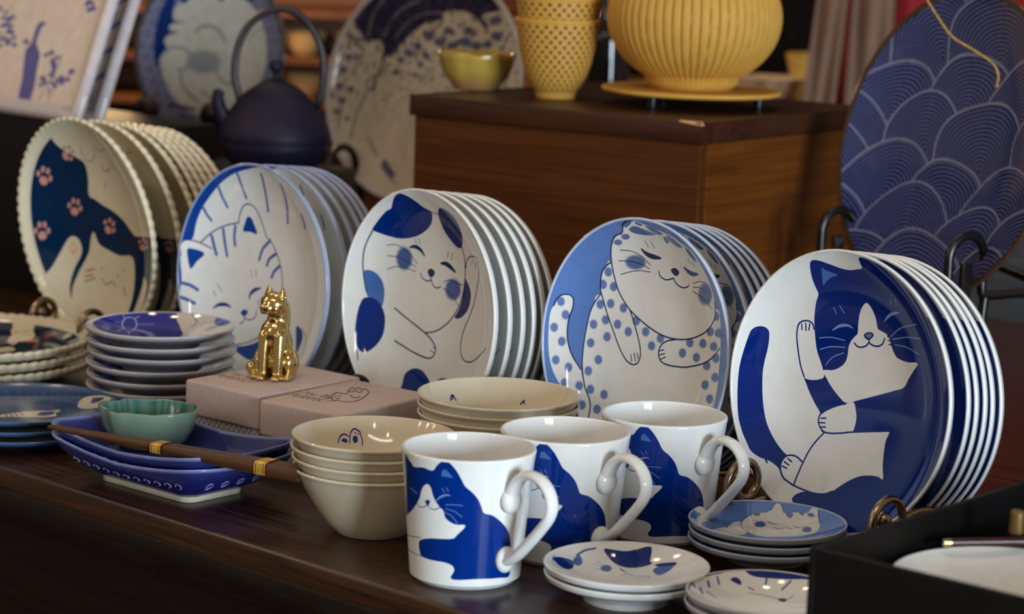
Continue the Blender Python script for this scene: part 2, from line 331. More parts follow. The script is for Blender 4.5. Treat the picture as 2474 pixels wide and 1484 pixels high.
# ------------------------------------------------------------------ drawings on the ceramics: kind, colour, line width in mm, points in tenths of a millimetre on the piece itself
ART={
'E':[
('p','navy',0,'-325 839 -271 843 -184 826 -107 812 -41 810 32 826 75 837 72 873 77 910 156 911 259 885 363 847 475 784 570 706 644 630 710 607 1063 658 1131 544 979 382 996 230 983 59 969 -86 916 -240 852 -377 774 -505 660 -647 540 -777 391 -876 213 -916 57 -911 -106 -874 -259 -831 -334 -798 -319 -755 -259 -728 -194 -728 -115 -717 -58 -688 -4 -641 68 -586 146 -546 230 -524 302 -519 345 -526 321 -448 311 -357 314 -275 330 -208 195 -234 35 -272 -75 -298 -177 -317 -219 -324 -248 -306 -274 -249 -263 -203 -314 -146 -365 -86 -406 -24 -432 24 -376 13 -308 27 -264 55 -294 132 -336 208 -359 287 -373 395 -370 477 -355 548 -332 607 -346 646 -361 698 -363 753 -350 812'),
('p','navy',0,'-840 258 -817 300 -782 322 -742 324 -716 303 -712 261 -722 176 -739 90 -747 5 -738 -106 -716 -214 -677 -319 -628 -394 -560 -465 -485 -518 -461 -522 -486 -544 -502 -592 -485 -637 -518 -609 -585 -579 -658 -564 -720 -532 -760 -483 -811 -408 -857 -304 -887 -155 -895 -2 -877 126'),
('p','white',0,'63 605 92 593 126 551 149 501 163 449 190 438 244 422 272 393 282 361 312 313 341 284 387 272 441 268 533 278 499 225 459 165 421 98 347 65 199 6 67 -45 -49 -87 -104 -68 -181 -13 -240 45 -276 94 -195 110 -129 143 -90 186 -78 236 -75 290 -54 335 -27 366 -6 389 -5 450 5 519 27 570'),
('p','white',0,'-432 24 -471 103 -499 210 -511 291 -504 361 -478 396 -430 411 -389 399 -375 360 -368 285 -348 206 -312 143 -282 100 -264 55 -308 27 -376 13'),
('p','white',0,'-57 -95 8 -73 34 -125 45 -177 38 -233 18 -274 -75 -298 -177 -317 -230 -310 -267 -275 -275 -242 -263 -203 -199 -156 -116 -115'),
('p','mid',0,'-271 793 -243 783 -152 761 -205 740 -251 707 -287 674'),
('s','navy',1.17,'-432 24 -471 103 -499 210 -511 291 -504 361 -478 396 -430 411 -389 399 -375 360'),
('s','navy',1.17,'-57 -95 -116 -115 -199 -156 -263 -203 -275 -242 -267 -275 -230 -310 -177 -317 -75 -298 26 -272 330 -208'),
('s','navy',1.17,'-216 -321 -270 -386 -309 -448 -335 -515 -354 -593 -363 -663 -363 -706'),
('s','navy',1.17,'-352 -545 -407 -518 -462 -520 -494 -543 -503 -586 -488 -631 -451 -672 -407 -691 -363 -706 -278 -721 -194 -728 -115 -717 -58 -688'),
('s','navy',1.04,'-652 -563 -625 -562 -594 -594'),
('s','navy',1.04,'-505 -792 -465 -817'),
('s','navy',1.04,'-466 -542 -428 -559'),
('s','navy',1.04,'-484 -566 -442 -585'),
('s','navy',1.04,'-489 -597 -451 -608'),
('s','navy',1.04,'-473 382 -472 341'),
('s','navy',1.04,'-443 395 -440 340'),
('s','navy',1.04,'-409 395 -417 347'),
('s','navy',1.04,'-259 -230 -211 -221'),
('s','navy',1.04,'-265 -261 -217 -255'),
('s','navy',1.04,'-251 -289 -207 -281'),
('t','line',2.1,'-221 377 -171 411 -121 426 -78 428 -51 416'),
('t','line',2.1,'223 506 250 537 297 567 360 584'),
('s','line',0.65,'-216 534 -191 493'),
('s','line',0.65,'-166 555 -124 507'),
('s','line',0.65,'282 662 294 628'),
('s','line',0.65,'331 676 340 630'),
('s','line',0.715,'-327 308 -234 327 -113 325'),
('s','line',0.715,'-317 231 -229 263 -105 279'),
('s','line',0.715,'-259 135 -205 195 -114 241'),
('s','line',0.715,'263 398 368 482 526 534'),
('s','line',0.715,'298 397 424 431 561 444'),
('s','line',0.715,'318 364 426 365 540 338'),
('p','navy',0,'47 391 87 413 126 410 130 392 95 359 56 369'),
('p','grey',0,'61 390 88 405 114 403 116 392 94 371 67 378'),
('s','navy',1.17,'94 362 93 342 69 316 28 300 -7 304 -32 322'),
('s','navy',1.17,'93 342 128 330 172 330 210 352 228 393'),
('s','navy',0.91,'248 412 276 403'),
('s','navy',0.91,'256 384 302 385'),
('s','navy',0.91,'265 356 311 363'),
],
'D':[
('p','white',0,'-813 260 -787 272 -750 274 -729 249 -729 205 -750 135 -762 55 -760 -33 -740 -108 -708 -170 -663 -230 -620 -268 -597 -319 -564 -381 -521 -429 -488 -489 -475 -564 -474 -619 -545 -619 -633 -534 -720 -427 -780 -358 -826 -287 -862 -192 -882 -84 -888 27 -883 117 -859 187 -834 235'),
('p','white',0,'-510 312 -560 239 -595 157 -617 32 -625 -69 -622 -180 -607 -266 -588 -329 -553 -401 -507 -460 -477 -521 -461 -605 -355 -696 -110 -729 188 -716 483 -616 665 -475 774 -339 786 -191 772 -37 763 118 760 223 752 326 700 381 285 372 -162 394'),
('p','white',0,'-403 563 -451 529 -487 480 -503 423 -508 346 -482 272 -442 179 -382 78 -318 -22 -256 -100 -206 -141 -152 -156 -109 -144 -84 -105 -83 -50 -107 22 -148 103 -186 173 -222 233 -306 374'),
('p','white',0,'253 91 182 72 127 42 100 0 98 -43 121 -83 175 -101 264 -102 367 -91 470 -63 578 -23 675 40 750 111 757 191 694 285 531 239'),
('p','white',0,'-256 798 -319 769 -365 715 -394 635 -398 547 -383 462 -348 368 -286 289 -206 225 -96 170 13 127 120 100 224 93 341 105 459 142 567 202 644 277 680 346 681 430 658 511 616 588 559 664 473 747 347 804 195 848 48 873 -82 903 -150 902 -222 862'),
('d','dot',0,'-814 215 31 4 0 -42'),
('d','dot',0,'-782 119 33 5 2 -42'),
('d','dot',0,'-854 15 30 4 3 -42'),
('d','dot',0,'-793 -83 32 5 5 -42'),
('d','dot',0,'-813 -225 30 4 8 -41'),
('d','dot',0,'-715 -266 33 5 8 -41'),
('d','dot',0,'-716 -382 32 5 11 -40'),
('d','dot',0,'-606 -387 35 6 10 -40'),
('d','dot',0,'-545 -521 35 6 13 -40'),
('d','dot',0,'-435 487 40 5 -2 -42'),
('d','dot',0,'-484 388 40 5 0 -42'),
('d','dot',0,'-390 384 41 6 1 -41'),
('d','dot',0,'-412 255 42 6 3 -41'),
('d','dot',0,'-289 240 43 6 4 -41'),
('d','dot',0,'-507 236 40 6 2 -42'),
('d','dot',0,'-451 128 42 6 4 -41'),
('d','dot',0,'-557 80 40 6 4 -41'),
('d','dot',0,'-334 113 43 7 5 -41'),
('d','dot',0,'-424 6 43 7 5 -41'),
('d','dot',0,'-568 -61 40 6 5 -41'),
('d','dot',0,'-222 75 44 7 5 -41'),
('d','dot',0,'-50 101 44 7 5 -40'),
('d','dot',0,'-152 167 44 7 5 -41'),
('d','dot',0,'21 9 43 7 5 -40'),
('d','dot',0,'101 76 43 7 5 -40'),
('d','dot',0,'-482 -174 41 6 6 -41'),
('d','dot',0,'-556 -269 38 6 8 -41'),
('d','dot',0,'-509 -399 38 6 10 -40'),
('d','dot',0,'-384 -417 40 7 9 -40'),
('d','dot',0,'-415 -532 38 6 12 -39'),
('d','dot',0,'331 5 44 7 5 -40'),
('d','dot',0,'395 90 45 7 5 -40'),
('d','dot',0,'535 107 49 8 5 -39'),
('d','dot',0,'477 -3 47 8 6 -39'),
('d','dot',0,'611 204 55 9 3 -40'),
('d','dot',0,'727 212 70 12 2 -39'),
('d','dot',0,'666 107 58 10 5 -39'),
('d','dot',0,'706 30 62 11 7 -39'),
('d','dot',0,'598 -41 52 9 7 -39'),
('d','dot',0,'608 -177 53 10 10 -38'),
('d','dot',0,'724 -103 63 12 11 -38'),
('d','dot',0,'700 -260 62 12 15 -37'),
('d','dot',0,'685 326 69 11 -1 -40'),
('p','white',0,'-256 798 -319 769 -365 715 -394 635 -398 547 -383 462 -348 368 -286 289 -206 225 -96 170 13 127 120 100 224 93 341 105 459 142 567 202 644 277 680 346 681 430 658 511 616 588 559 664 473 747 347 804 195 848 48 873 -82 903 -150 902 -222 862'),
('p','dots',0,'-179 837 -121 863 -49 853 32 837 75 823 -37 807 -122 807 -171 816'),
('p','dots',0,'-221 856 -169 891 -125 900 -151 872 -204 842'),
('p','dots',0,'-8 879 91 865 157 839 105 827 36 845'),
('p','dots',0,'189 837 279 811 350 773 301 761 220 793'),
('p','dots',0,'390 778 467 736 506 688 458 692 399 737'),
('p','dots',0,'148 816 188 816 204 786 165 776'),
('p','dots',0,'-98 898 -33 886 -47 872 -93 879'),
('d','dots',0,'-234 771 47 6 -7 -27'),
('d','dots',0,'-313 721 45 6 -6 -27'),
('d','dots',0,'-177 592 116 15 -3 -63'),
('d','dots',0,'558 464 109 16 -5 -94'),
('s','ink',1.04,'-864 175 -839 232 -803 267 -750 272 -727 238 -734 171 -759 89 -761 -22 -740 -108 -694 -190 -620 -268'),
('s','ink',1.04,'-507 313 -560 239 -595 157 -617 32 -625 -69 -622 -180 -607 -266 -564 -381 -507 -460 -477 -521 -464 -606'),
('s','ink',1.17,'-403 563 -451 529 -487 480 -503 423 -508 346 -482 272 -442 179 -382 78 -318 -22 -256 -100 -206 -141 -152 -156 -109 -144 -84 -105 -83 -50 -107 22 -148 103 -186 173 -222 233'),
('s','ink',1.17,'253 91 182 72 127 42 100 0 98 -43 121 -83 175 -101 264 -102 367 -91 470 -63 578 -23 675 40 750 111'),
('s','ink',1.17,'-108 905 -167 896 -219 862 -256 798 -319 769 -365 715 -394 635 -398 547 -383 462 -348 368 -286 289 -206 225 -96 170 13 127 120 100 224 93 341 105 459 142 567 202 644 277 680 346 681 430'),
('s','ink',0.78,'756 222 767 119 772 -37 786 -191 762 -321'),
('t','ink',3.9,'-108 699 -69 671 -13 657 79 655'),
('t','ink',3.6,'320 623 370 596 420 587 486 596'),
('s','ink',0.65,'-57 766 -32 719'),
('s','ink',0.65,'2 769 27 719'),
('s','ink',0.65,'384 695 402 653'),
('s','ink',0.65,'440 682 454 641'),
('s','ink',0.65,'-311 665 -210 669 -116 644 -34 590'),
('s','ink',0.65,'-336 582 -233 593 -135 587 -42 562'),
('s','ink',0.65,'-321 483 -237 514 -137 536 -35 539'),
('s','ink',0.65,'412 517 485 543 571 545'),
('s','ink',0.65,'410 491 497 498 607 472'),
('s','ink',0.65,'401 463 475 442 563 412 627 369'),
('p','ink',0,'173 585 209 604 247 595 263 574 228 545 187 561'),
('s','ink',1.04,'46 558 61 522 113 505 166 515 197 528'),
('s','ink',1.04,'197 528 227 491 281 472 336 480 361 499'),
('s','ink',0.91,'-176 -87 -162 -137'),
('s','ink',0.91,'-143 -71 -124 -128'),
('s','ink',0.91,'-113 -66 -98 -107'),
('s','ink',0.91,'102 -15 147 0'),
('s','ink',0.91,'103 -45 158 -26'),
('s','ink',0.91,'120 -74 168 -50'),
],
'C':[
('p','mid',0,'-767 198 -717 208 -664 190 -615 144 -588 76 -587 6 -604 -67 -671 -41 -734 -8 -752 31 -764 113'),
('p','navb',0,'-765 -18 -714 -9 -658 -22 -604 -67 -567 -133 -556 -214 -566 -298 -607 -374 -650 -421 -688 -444 -733 -432 -771 -384 -798 -305 -809 -213 -805 -117 -787 -50'),
('p','navb',0,'-348 833 -291 867 -246 869 -189 850 -127 817 -61 779 3 763 5 723 -31 661 -95 607 -188 555 -292 519 -407 499 -510 504 -589 518 -650 541 -609 593 -556 646 -483 707 -427 736 -389 787'),
('p','navg',0,'136 804 215 800 302 766 355 698 366 621 351 550 321 518 262 521 190 563 125 623 95 688 89 751'),
('p','navg',0,'359 290 408 252 440 189 435 108 393 34 315 -23 252 -27 292 30 331 116 352 210'),
('d','dotk',0,'-374 345 105 14 1 -107'),
('d','dotk',0,'218 185 112 16 8 -97'),
('d','dotk',0,'218 185 101 15 7 -86'),
('s','ink',1.04,'-648 538 -709 451 -752 363 -772 266 -774 171 -763 89 -751 31'),
('s','ink',1.17,'343 526 362 438 364 336 352 221 322 114 274 27 193 -65 91 -138 5 -177 -93 -200'),
('s','ink',0.65,'-61 779 18 757 108 749'),
('s','ink',0.78,'-752 -434 -735 -473 -721 -508'),
('s','ink',1.3,'-470 -60 -344 -112 -215 -157 -93 -200 -17 -236 33 -275 50 -312 34 -355 -16 -387 -115 -386 -243 -365 -369 -333 -438 -314'),
('s','ink',0.78,'16 -289 47 -305'),
('s','ink',0.78,'-12 -322 31 -338'),
('s','ink',1.04,'373 372 392 431 439 466 497 480 543 469 567 411 565 343 530 247 492 129 442 19 386 -81 358 -165 350 -246 380 -309 436 -334 518 -325 618 -268 731 -178'),
('s','ink',0.78,'481 457 464 409'),
('s','ink',0.78,'530 445 508 389'),
('t','ink',3.3,'-311 443 -248 455 -188 439 -138 396'),
('t','ink',3.9,'56 365 116 370 171 355 240 321'),
('s','ink',0.65,'-246 517 -230 469'),
('s','ink',0.65,'-205 527 -185 480'),
('s','ink',0.65,'153 469 134 416'),
('s','ink',0.65,'203 465 187 408'),
('p','ink',0,'-100 283 -62 309 -12 290 -31 249 -76 245'),
('s','ink',1.04,'-185 255 -155 218 -100 206 -51 221 -63 245'),
('s','ink',1.04,'-51 221 -27 184 20 168 67 186'),
('s','ink',0.65,'-549 429 -474 444 -398 430 -301 384 -228 324'),
('s','ink',0.65,'-553 346 -451 347 -336 321 -236 294'),
('s','ink',0.65,'-558 237 -469 269 -352 272 -244 259'),
('s','ink',0.65,'96 228 185 254 277 239 342 237'),
('s','ink',0.65,'96 179 211 132 293 68'),
('p','navb',0,'-261 -704 -270 -625 -269 -556 -230 -515 -167 -490 -95 -492 -36 -517 27 -564 57 -639 -38 -712 -165 -734'),
('p','navb',0,'89 -599 116 -537 184 -508 262 -512 329 -557 310 -628 178 -652'),
],
'B':[
('p','bluB',0,'-901 -429 -952 -230 -976 -78 -978 90 -950 242 -893 390 -810 527 -703 653 -572 768 -395 878 -224 946 -62 979 98 983 218 968 69 950 -111 912 -291 860 -431 789 -550 701 -665 587 -740 489 -796 380 -841 246 -908 214 -933 159 -936 30 -921 -98 -919 -226 -890 -351 -860 -450'),
('s','strp',2.47,'-271 862 -271 755 -249 650'),
('s','strp',2.47,'-519 729 -511 641 -477 549'),
('s','strp',2.47,'-712 530 -691 468 -657 418'),
('s','strp',2.6,'24 888 3 734 3 569'),
('s','strp',2.6,'263 824 274 677 257 501'),
('s','strp',2.6,'487 603 512 544 519 490'),
('p','white',0,'-935 107 -938 172 -913 220 -842 236 -745 205 -672 181 -773 48 -867 -40 -915 -97'),
('s','inkb',1.17,'-937 94 -938 172 -913 220 -872 233 -811 226 -745 205 -672 181'),
('p','bluB',0,'-888 145 -827 158 -743 128 -807 57 -862 -14'),
('s','inkb',1.17,'-373 427 -349 506 -306 574 -239 607 -169 589 -119 532 -74 449 -31 364'),
('p','bluB',0,'-260 497 -215 490 -179 437 -145 365 -236 373 -320 370 -291 449'),
('s','inkb',1.17,'-772 222 -698 294 -603 356 -487 404 -378 433'),
('s','inkb',1.04,'-35 366 55 302 129 211 186 93 207 -41 197 -155 159 -261 92 -359 -10 -462 -149 -540 -285 -581 -369 -591 -516 -586'),
('s','strp',2.86,'-669 291 -653 216 -625 129'),
('s','strp',2.86,'-548 356 -535 243 -507 131'),
('s','strp',2.86,'-409 404 -426 313 -416 231'),
('s','strp',2.86,'28 336 -68 249 -110 149'),
('s','strp',2.86,'108 233 24 179 -6 116'),
('s','strp',2.86,'158 137 90 81 60 24'),
('s','strp',2.86,'-920 -140 -850 -154 -781 -188'),
('s','strp',2.86,'-912 -261 -856 -277 -789 -304'),
('s','inkb',0.65,'-200 55 -196 -4'),
('s','inkb',0.65,'-143 69 -138 10'),
('s','inkb',0.65,'-639 -178 -605 -217'),
('s','inkb',0.65,'-603 -112 -546 -169'),
('t','inkb',3.3,'-617 -321 -564 -286 -489 -274 -425 -287'),
('t','inkb',3.3,'-213 -190 -194 -140 -139 -101 -68 -79'),
('p','bluB',0,'-305 -315 -267 -286 -217 -290 -224 -322 -269 -342'),
('s','inkb',1.04,'-256 -340 -229 -361 -171 -359 -117 -326 -104 -271'),
('s','inkb',1.04,'-252 -345 -255 -378 -296 -413'),
('p','bluB',0,'-23 -193 -1 -108 63 -67 108 -92 103 -169 56 -207'),
('s','inkb',0.65,'-104 -210 -28 -136'),
('s','inkb',0.65,'-95 -228 -5 -181'),
('s','inkb',0.65,'-77 -244 14 -223'),
('p','bluB',0,'-346 -610 -212 -584 -73 -535 19 -464 -12 -550 -78 -680 -224 -660'),
('p','bluB',0,'428 -331 514 -345 547 -401 527 -478 488 -528'),
('s','inkb',0.65,'511 -333 603 -392 628 -473 606 -556'),
],
'A':[
('p','cream',0,'-448 833 -299 948 6 1035 331 1031 651 940 1110 834 1313 624 1400 349 1102 113 570 -2 445 24 334 103 181 171 27 209 -91 253 -177 286 -146 447 -147 579 -241 632 -358 678 -449 752'),
('p','cream',0,'-793 -568 -716 -414 -570 -193 -484 -131 -401 -150 -362 -230 -385 -309 -468 -431 -506 -585 -465 -699 -466 -581 -386 -423 -264 -257 -217 -117 -165 -58 -98 -160 56 -202 216 -226 439 -220 456 -494 400 -685 341 -784 427 -786 630 -427 651 -350 741 -405 678 -597 590 -738 455 -954 37 -1024 -358 -933 -602 -793'),
('p','pink',0,'-692 360 -720 334 -755 332 -776 355 -772 389 -744 415 -710 417 -688 394'),
('p','pink',0,'-751 436 -768 417 -785 413 -791 426 -784 450 -767 469 -751 474 -744 460'),
('p','pink',0,'-686 480 -705 458 -723 452 -729 467 -720 493 -701 515 -683 520 -677 505'),
('p','pink',0,'-637 462 -657 440 -675 435 -682 449 -673 475 -654 497 -635 502 -628 488'),
('p','pink',0,'-633 394 -651 374 -669 370 -677 383 -670 406 -653 426 -635 431 -627 417'),
('p','pink',0,'-366 598 -398 591 -419 609 -416 643 -391 671 -360 679 -340 661 -343 627'),
('p','pink',0,'-350 703 -371 695 -383 701 -377 718 -358 736 -336 744 -324 738 -330 721'),
('p','pink',0,'-286 706 -311 696 -324 701 -317 719 -295 738 -270 748 -257 743 -264 725'),
('p','pink',0,'-271 662 -296 652 -309 657 -304 675 -282 694 -257 704 -244 699 -250 681'),
('p','pink',0,'-313 597 -335 589 -347 594 -343 611 -325 629 -303 637 -290 631 -294 615'),
('p','pink',0,'-366 103 -393 76 -435 68 -467 83 -471 113 -445 139 -404 147 -371 132'),
('p','pink',0,'-460 156 -474 137 -493 130 -505 140 -504 161 -489 180 -471 187 -458 177'),
('p','pink',0,'-394 204 -410 182 -430 175 -442 185 -440 208 -424 230 -404 237 -392 226'),
('p','pink',0,'-331 198 -347 176 -367 169 -380 179 -377 202 -361 223 -341 231 -328 221'),
('p','pink',0,'-305 142 -321 122 -341 115 -354 125 -353 146 -338 165 -318 172 -304 163'),
('p','pink',0,'-788 -148 -803 -178 -835 -192 -865 -181 -877 -152 -863 -122 -831 -108 -800 -119'),
('p','pink',0,'-879 -107 -886 -129 -899 -138 -911 -129 -916 -108 -909 -87 -895 -77 -883 -86'),
('p','pink',0,'-837 -50 -845 -74 -859 -84 -872 -75 -875 -51 -868 -28 -853 -17 -841 -26'),
('p','pink',0,'-783 -47 -791 -71 -806 -81 -819 -72 -823 -49 -815 -25 -800 -15 -786 -24'),
('p','pink',0,'-748 -100 -755 -122 -770 -132 -784 -124 -789 -103 -781 -81 -766 -71 -752 -79'),
('p','pink',0,'103 -30 70 -47 31 -42 10 -18 18 11 51 28 90 23 111 -1'),
('p','pink',0,'45 48 25 35 5 34 -2 48 8 67 28 80 47 81 54 68'),
('p','pink',0,'120 73 98 58 78 57 72 71 83 91 105 107 124 108 131 94'),
('p','pink',0,'171 49 149 33 129 32 123 46 134 67 156 82 176 83 182 69'),
('p','pink',0,'169 -12 148 -26 129 -26 122 -13 131 6 152 20 171 21 178 7'),
('p','pink',0,'695 -97 658 -115 611 -118 583 -103 586 -80 620 -62 667 -59 699 -73'),
('p','pink',0,'610 -48 589 -61 568 -64 559 -55 566 -39 586 -26 607 -23 617 -32'),
('p','pink',0,'695 -16 670 -32 646 -36 636 -27 646 -9 670 7 694 11 705 2'),
('p','pink',0,'769 -23 741 -40 715 -45 704 -36 714 -18 740 -2 769 4 781 -5'),
('p','pink',0,'780 -68 754 -83 728 -88 715 -80 723 -64 748 -49 776 -44 789 -52'),
('p','pinkl',0,'-445 -269 -457 -290 -483 -300 -509 -295 -519 -276 -507 -256 -481 -245 -455 -251'),
('p','pinkl',0,'-521 -247 -527 -262 -538 -268 -548 -264 -552 -250 -547 -236 -536 -229 -525 -234'),
('p','pinkl',0,'-488 -208 -494 -224 -505 -231 -516 -226 -520 -211 -514 -196 -503 -188 -492 -193'),
('p','pinkl',0,'-443 -204 -449 -220 -461 -227 -472 -222 -476 -207 -470 -191 -458 -184 -447 -189'),
('p','pinkl',0,'-413 -236 -419 -251 -431 -258 -442 -253 -446 -240 -440 -226 -428 -219 -417 -223'),
('s','dk',0.7,'-120 754 -140 661 -73 609 33 659 75 734'),
('s','dk',0.7,'87 783 154 731 288 767'),
('s','dk',0.9,'118 591 162 538 254 588'),
('s','dk',0.9,'309 633 333 571'),
('s','dk',0.8,'86 376 124 438'),
('s','dk',1.1,'-325 -529 -181 -482'),
('s','pinkd',2,'-312 -434 -193 -401'),
('s','pinkd',2,'-328 -484 -212 -456'),
('s','dk',0.9,'-83 -470 -6 -520 83 -477 138 -514'),
('s','dk',0.8,'156 -437 177 -389'),
('s','dk',0.8,'245 -372 268 -331'),
('s','pinkd',2.4,'275 -505 312 -573'),
('s','dk',0.8,'-89 -406 -75 -367'),
('s','dk',0.9,'477 -707 543 -587 603 -432'),
],
'T':[
('p','bluT',0,'-612 764 -663 582 -731 457 -788 301 -814 116 -806 -68 -761 -219 -717 -92 -651 20 -689 79 -643 159 -506 198 -630 221 -599 291 -424 325 -583 345 -576 497 -543 680 -480 802'),
('p','navb',0,'-498 593 -429 627 -342 632 -413 553 -465 527'),
('p','navb',0,'-18 634 93 639 57 585'),
('p','navb',0,'360 651 520 657 466 588'),
('s','teal',2.6,'-281 226 -203 284 -93 298 21 259 101 187 140 121'),
('s','teal',2.2,'-664 -27 -582 22 -475 29 -363 -7 -301 -80 -312 -157 -381 -200 -488 -215'),
('s','teal',2.4,'-451 -227 -428 -349 -372 -437 -270 -514 -152 -575'),
('s','teal',1.8,'-135 -436 -34 -506 87 -566'),
('d','tealS',0,'-149 -116 284 18 15 -159'),
('s','bluT',3,'-538 -627 -391 -639 -191 -663'),
('s','bluT',2.4,'-387 -731 -235 -782'),
('s','teal',1.6,'457 147 525 255 641 306 789 296'),
('s','teal',2,'22 -167 88 -269 187 -338 336 -329'),
],
'U':[
('p','nvU',0,'-975 988 -1059 799 -1071 645 -960 501 -851 464 -725 467 -669 338 -589 312 -460 447 -329 580 -157 700 63 758 73 835 320 863 523 796 653 695 712 712 620 829 933 908 717 1080'),
('s','pal',3,'-893 523 -858 727 -761 888 -676 1016'),
('s','pal',2.5,'-696 524 -625 700 -474 849 -259 954'),
('s','pal',2,'-546 519 -419 683 -208 805 35 833'),
('s','nvU',3,'-669 338 -680 179 -733 49 -735 -94'),
('s','nvU',2.4,'-1191 499 -1025 464 -867 447'),
('s','gryU',2.2,'-801 -84 -850 -215 -895 -347 -912 -510 -910 -655'),
('s','gryU',2,'-1080 -207 -1097 -370 -1085 -563'),
('s','gryU',1.8,'-1234 -258 -1267 -327'),
('d','gryU',0,'-1219 270 64 8 6 -50'),
('d','gryU',0,'-1102 252 57 6 5 -42'),
('d','gryU',0,'-1002 262 52 5 5 -37'),
('d','gryU',0,'-1251 139 69 9 7 -55'),
('d','gryU',0,'-1149 104 59 7 7 -45'),
('d','gryU',0,'-1247 -3 63 8 8 -50'),
('d','gryU',0,'-1168 -89 65 8 9 -50'),
('d','gryU',0,'-1246 -195 56 7 9 -45'),
('d','gryU',0,'-1030 -106 51 5 7 -38'),
('d','gryU',0,'-1107 -242 60 7 9 -45'),
('d','gryU',0,'-1145 -376 48 6 8 -38'),
('d','gryU',0,'-1186 -479 37 5 7 -30'),
('d','gryU',0,'-997 -439 40 5 7 -30'),
('d','gryU',0,'-431 276 68 5 8 -45'),
('d','gryU',0,'-331 361 83 5 10 -55'),
('d','gryU',0,'-157 248 57 4 7 -37'),
('d','gryU',0,'-98 345 68 4 8 -44'),
('d','gryU',0,'-210 119 49 3 6 -32'),
('d','gryU',0,'-482 131 57 4 7 -37'),
('d','gryU',0,'63 511 94 6 11 -61'),
('d','gryU',0,'241 476 94 6 11 -61'),
('d','gryU',0,'403 531 107 6 11 -68'),
('d','gryU',0,'564 494 97 5 10 -61'),
('d','gryU',0,'-98 564 94 6 10 -62'),
('d','gryU',0,'-231 446 76 5 9 -49'),
('d','gryU',0,'717 516 88 4 8 -53'),
('d','gryU',0,'846 611 105 3 7 -60'),
('d','gryU',0,'809 774 106 2 5 -59'),
('d','gryU',0,'443 656 85 4 8 -53'),
('d','gryU',0,'157 640 83 5 8 -54'),
('p','gryU',0,'-428 -845 -338 -900 -283 -959 -214 -1000 -253 -1052 -111 -1135 -243 -1083 -363 -999 -436 -942'),
('s','gryU',2,'-686 -631 -605 -735 -526 -823'),
],
'M':[
('p','navm',0,'-207 761 -185 793 -155 822 -127 832 -100 819 -64 778 -32 723 -8 678 38 639 77 591 99 542 115 508 172 490 229 451 283 401 324 342 345 275 359 175 364 75 257 77 94 83 -85 77 -69 131 -80 163 -140 180 -234 181 -332 188 -349 215 -357 252 -341 289 -242 320 -88 338 -53 365 1 428 -69 432 -129 465 -144 511 -175 536 -212 588 -233 649 -261 664 -300 630 -332 556 -394 485 -467 437 -563 404 -527 549 -503 699 -479 810 -398 772 -368 752 -285 765 -234 757'),
('P','mid',0,'-149 768 -128 777 -80 727 -157 730'),
('t','line',1.2,'-193 570 -159 600 -119 615 -98 612'),
('s','line',0.6,'-432 606 -352 585'),
('s','line',0.35,'-129 551 -71 557 -19 554'),
('s','line',0.35,'-129 527 -70 514 -22 481'),
('s','line',0.35,'-134 504 -89 483 -50 438'),
('s','line',0.35,'-154 654 -134 627'),
('s','line',0.35,'-124 662 -110 635'),
('p','navm',0,'-280 552 -259 563 -238 561 -258 525'),
('s','navm',0.6,'-357 524 -335 505 -292 511 -262 531'),
('s','navm',0.6,'-260 532 -237 512 -203 511 -168 529'),
('s','grey',0.6,'-578 269 -436 292 -332 308'),
('s','grey',0.6,'-572 180 -425 188 -323 189'),
],
'N':[
('s','ind',0.7,'-261 348 -257 377 -239 402 -214 414 -195 412'),
('p','ind',0,'-241 368 -237 383 -217 395 -201 392 -205 380'),
('s','ind',0.7,'-188 387 -187 408 -187 429 -176 449 -159 461 -141 460 -125 459 -114 449 -118 438 -104 432 -100 415 -104 403'),
('p','ind',0,'-170 412 -163 428 -145 435 -134 424 -140 406 -158 399'),
('p','indl',0,'-161 445 -153 450 -147 447 -154 439'),
('p','indl',0,'-137 450 -128 452 -128 444 -136 441'),
],
'O':[
('s','inkb',0.9,'-351 366 -349 382 -339 397 -324 401 -310 398'),
('s','inkb',0.6,'-341 377 -333 391'),
('s','inkb',0.9,'161 466 173 469 190 467 187 457'),
],
'Q1':[
('p','navb',0,'-124 422 -59 428 9 422 59 431 101 442 143 451 175 442 171 371 162 306 179 287 137 266 70 251 4 259 -45 285 -85 335'),
('p','navb',0,'-449 127 -415 181 -356 214 -322 207 -314 168 -328 96 -366 40 -407 47 -436 90'),
('p','mid',0,'-322 215 -288 307 -267 283 -262 223 -289 169 -310 172'),
('s','dotk',1.6,'-296 295 -245 369 -177 415'),
('p','navb',0,'186 262 228 272 317 242 307 203 234 222'),
('p','mid',0,'175 190 202 234 299 207 263 145 205 121'),
('d','dotk',0,'-113 223 41 10 -1 -51'),
('s','dotk',0.5,'-196 257 -129 234'),
('s','dotk',0.5,'-189 194 -130 199'),
('s','dotk',0.5,'-170 298 -113 239'),
('t','dotk',1.2,'-29 248 -5 208 11 191'),
('s','dotk',0.6,'-24 148 18 172 50 143'),
('s','dotk',0.6,'82 130 124 135 155 100'),
('s','dotk',0.6,'-440 175 -449 84 -416 6 -367 -19'),
],
'Q2':[
('p','bone2',0,'-155 194 -136 263 -95 328 -38 378 17 390 63 412 95 475 124 482 145 426 149 374 228 363 295 331 318 360 353 377 368 335 358 256 360 153 339 40 293 -21 224 -20 93 -22 -38 -27 -119 50'),
('p','bone2',0,'-247 98 -214 186 -175 230 -149 218 -148 125 -129 31 -199 -61 -258 -35'),
('p','bone2',0,'-455 60 -411 185 -363 237 -337 218 -370 124 -411 49 -445 -48 -429 -70 -460 -130'),
('p','bone2',0,'-360 -91 -296 46 -250 70 -216 -55 -292 -123'),
('s','inkb',0.5,'-155 194 -136 263 -95 328 -38 378 35 393'),
('s','inkb',0.5,'149 374 138 454 124 482 95 475 63 412'),
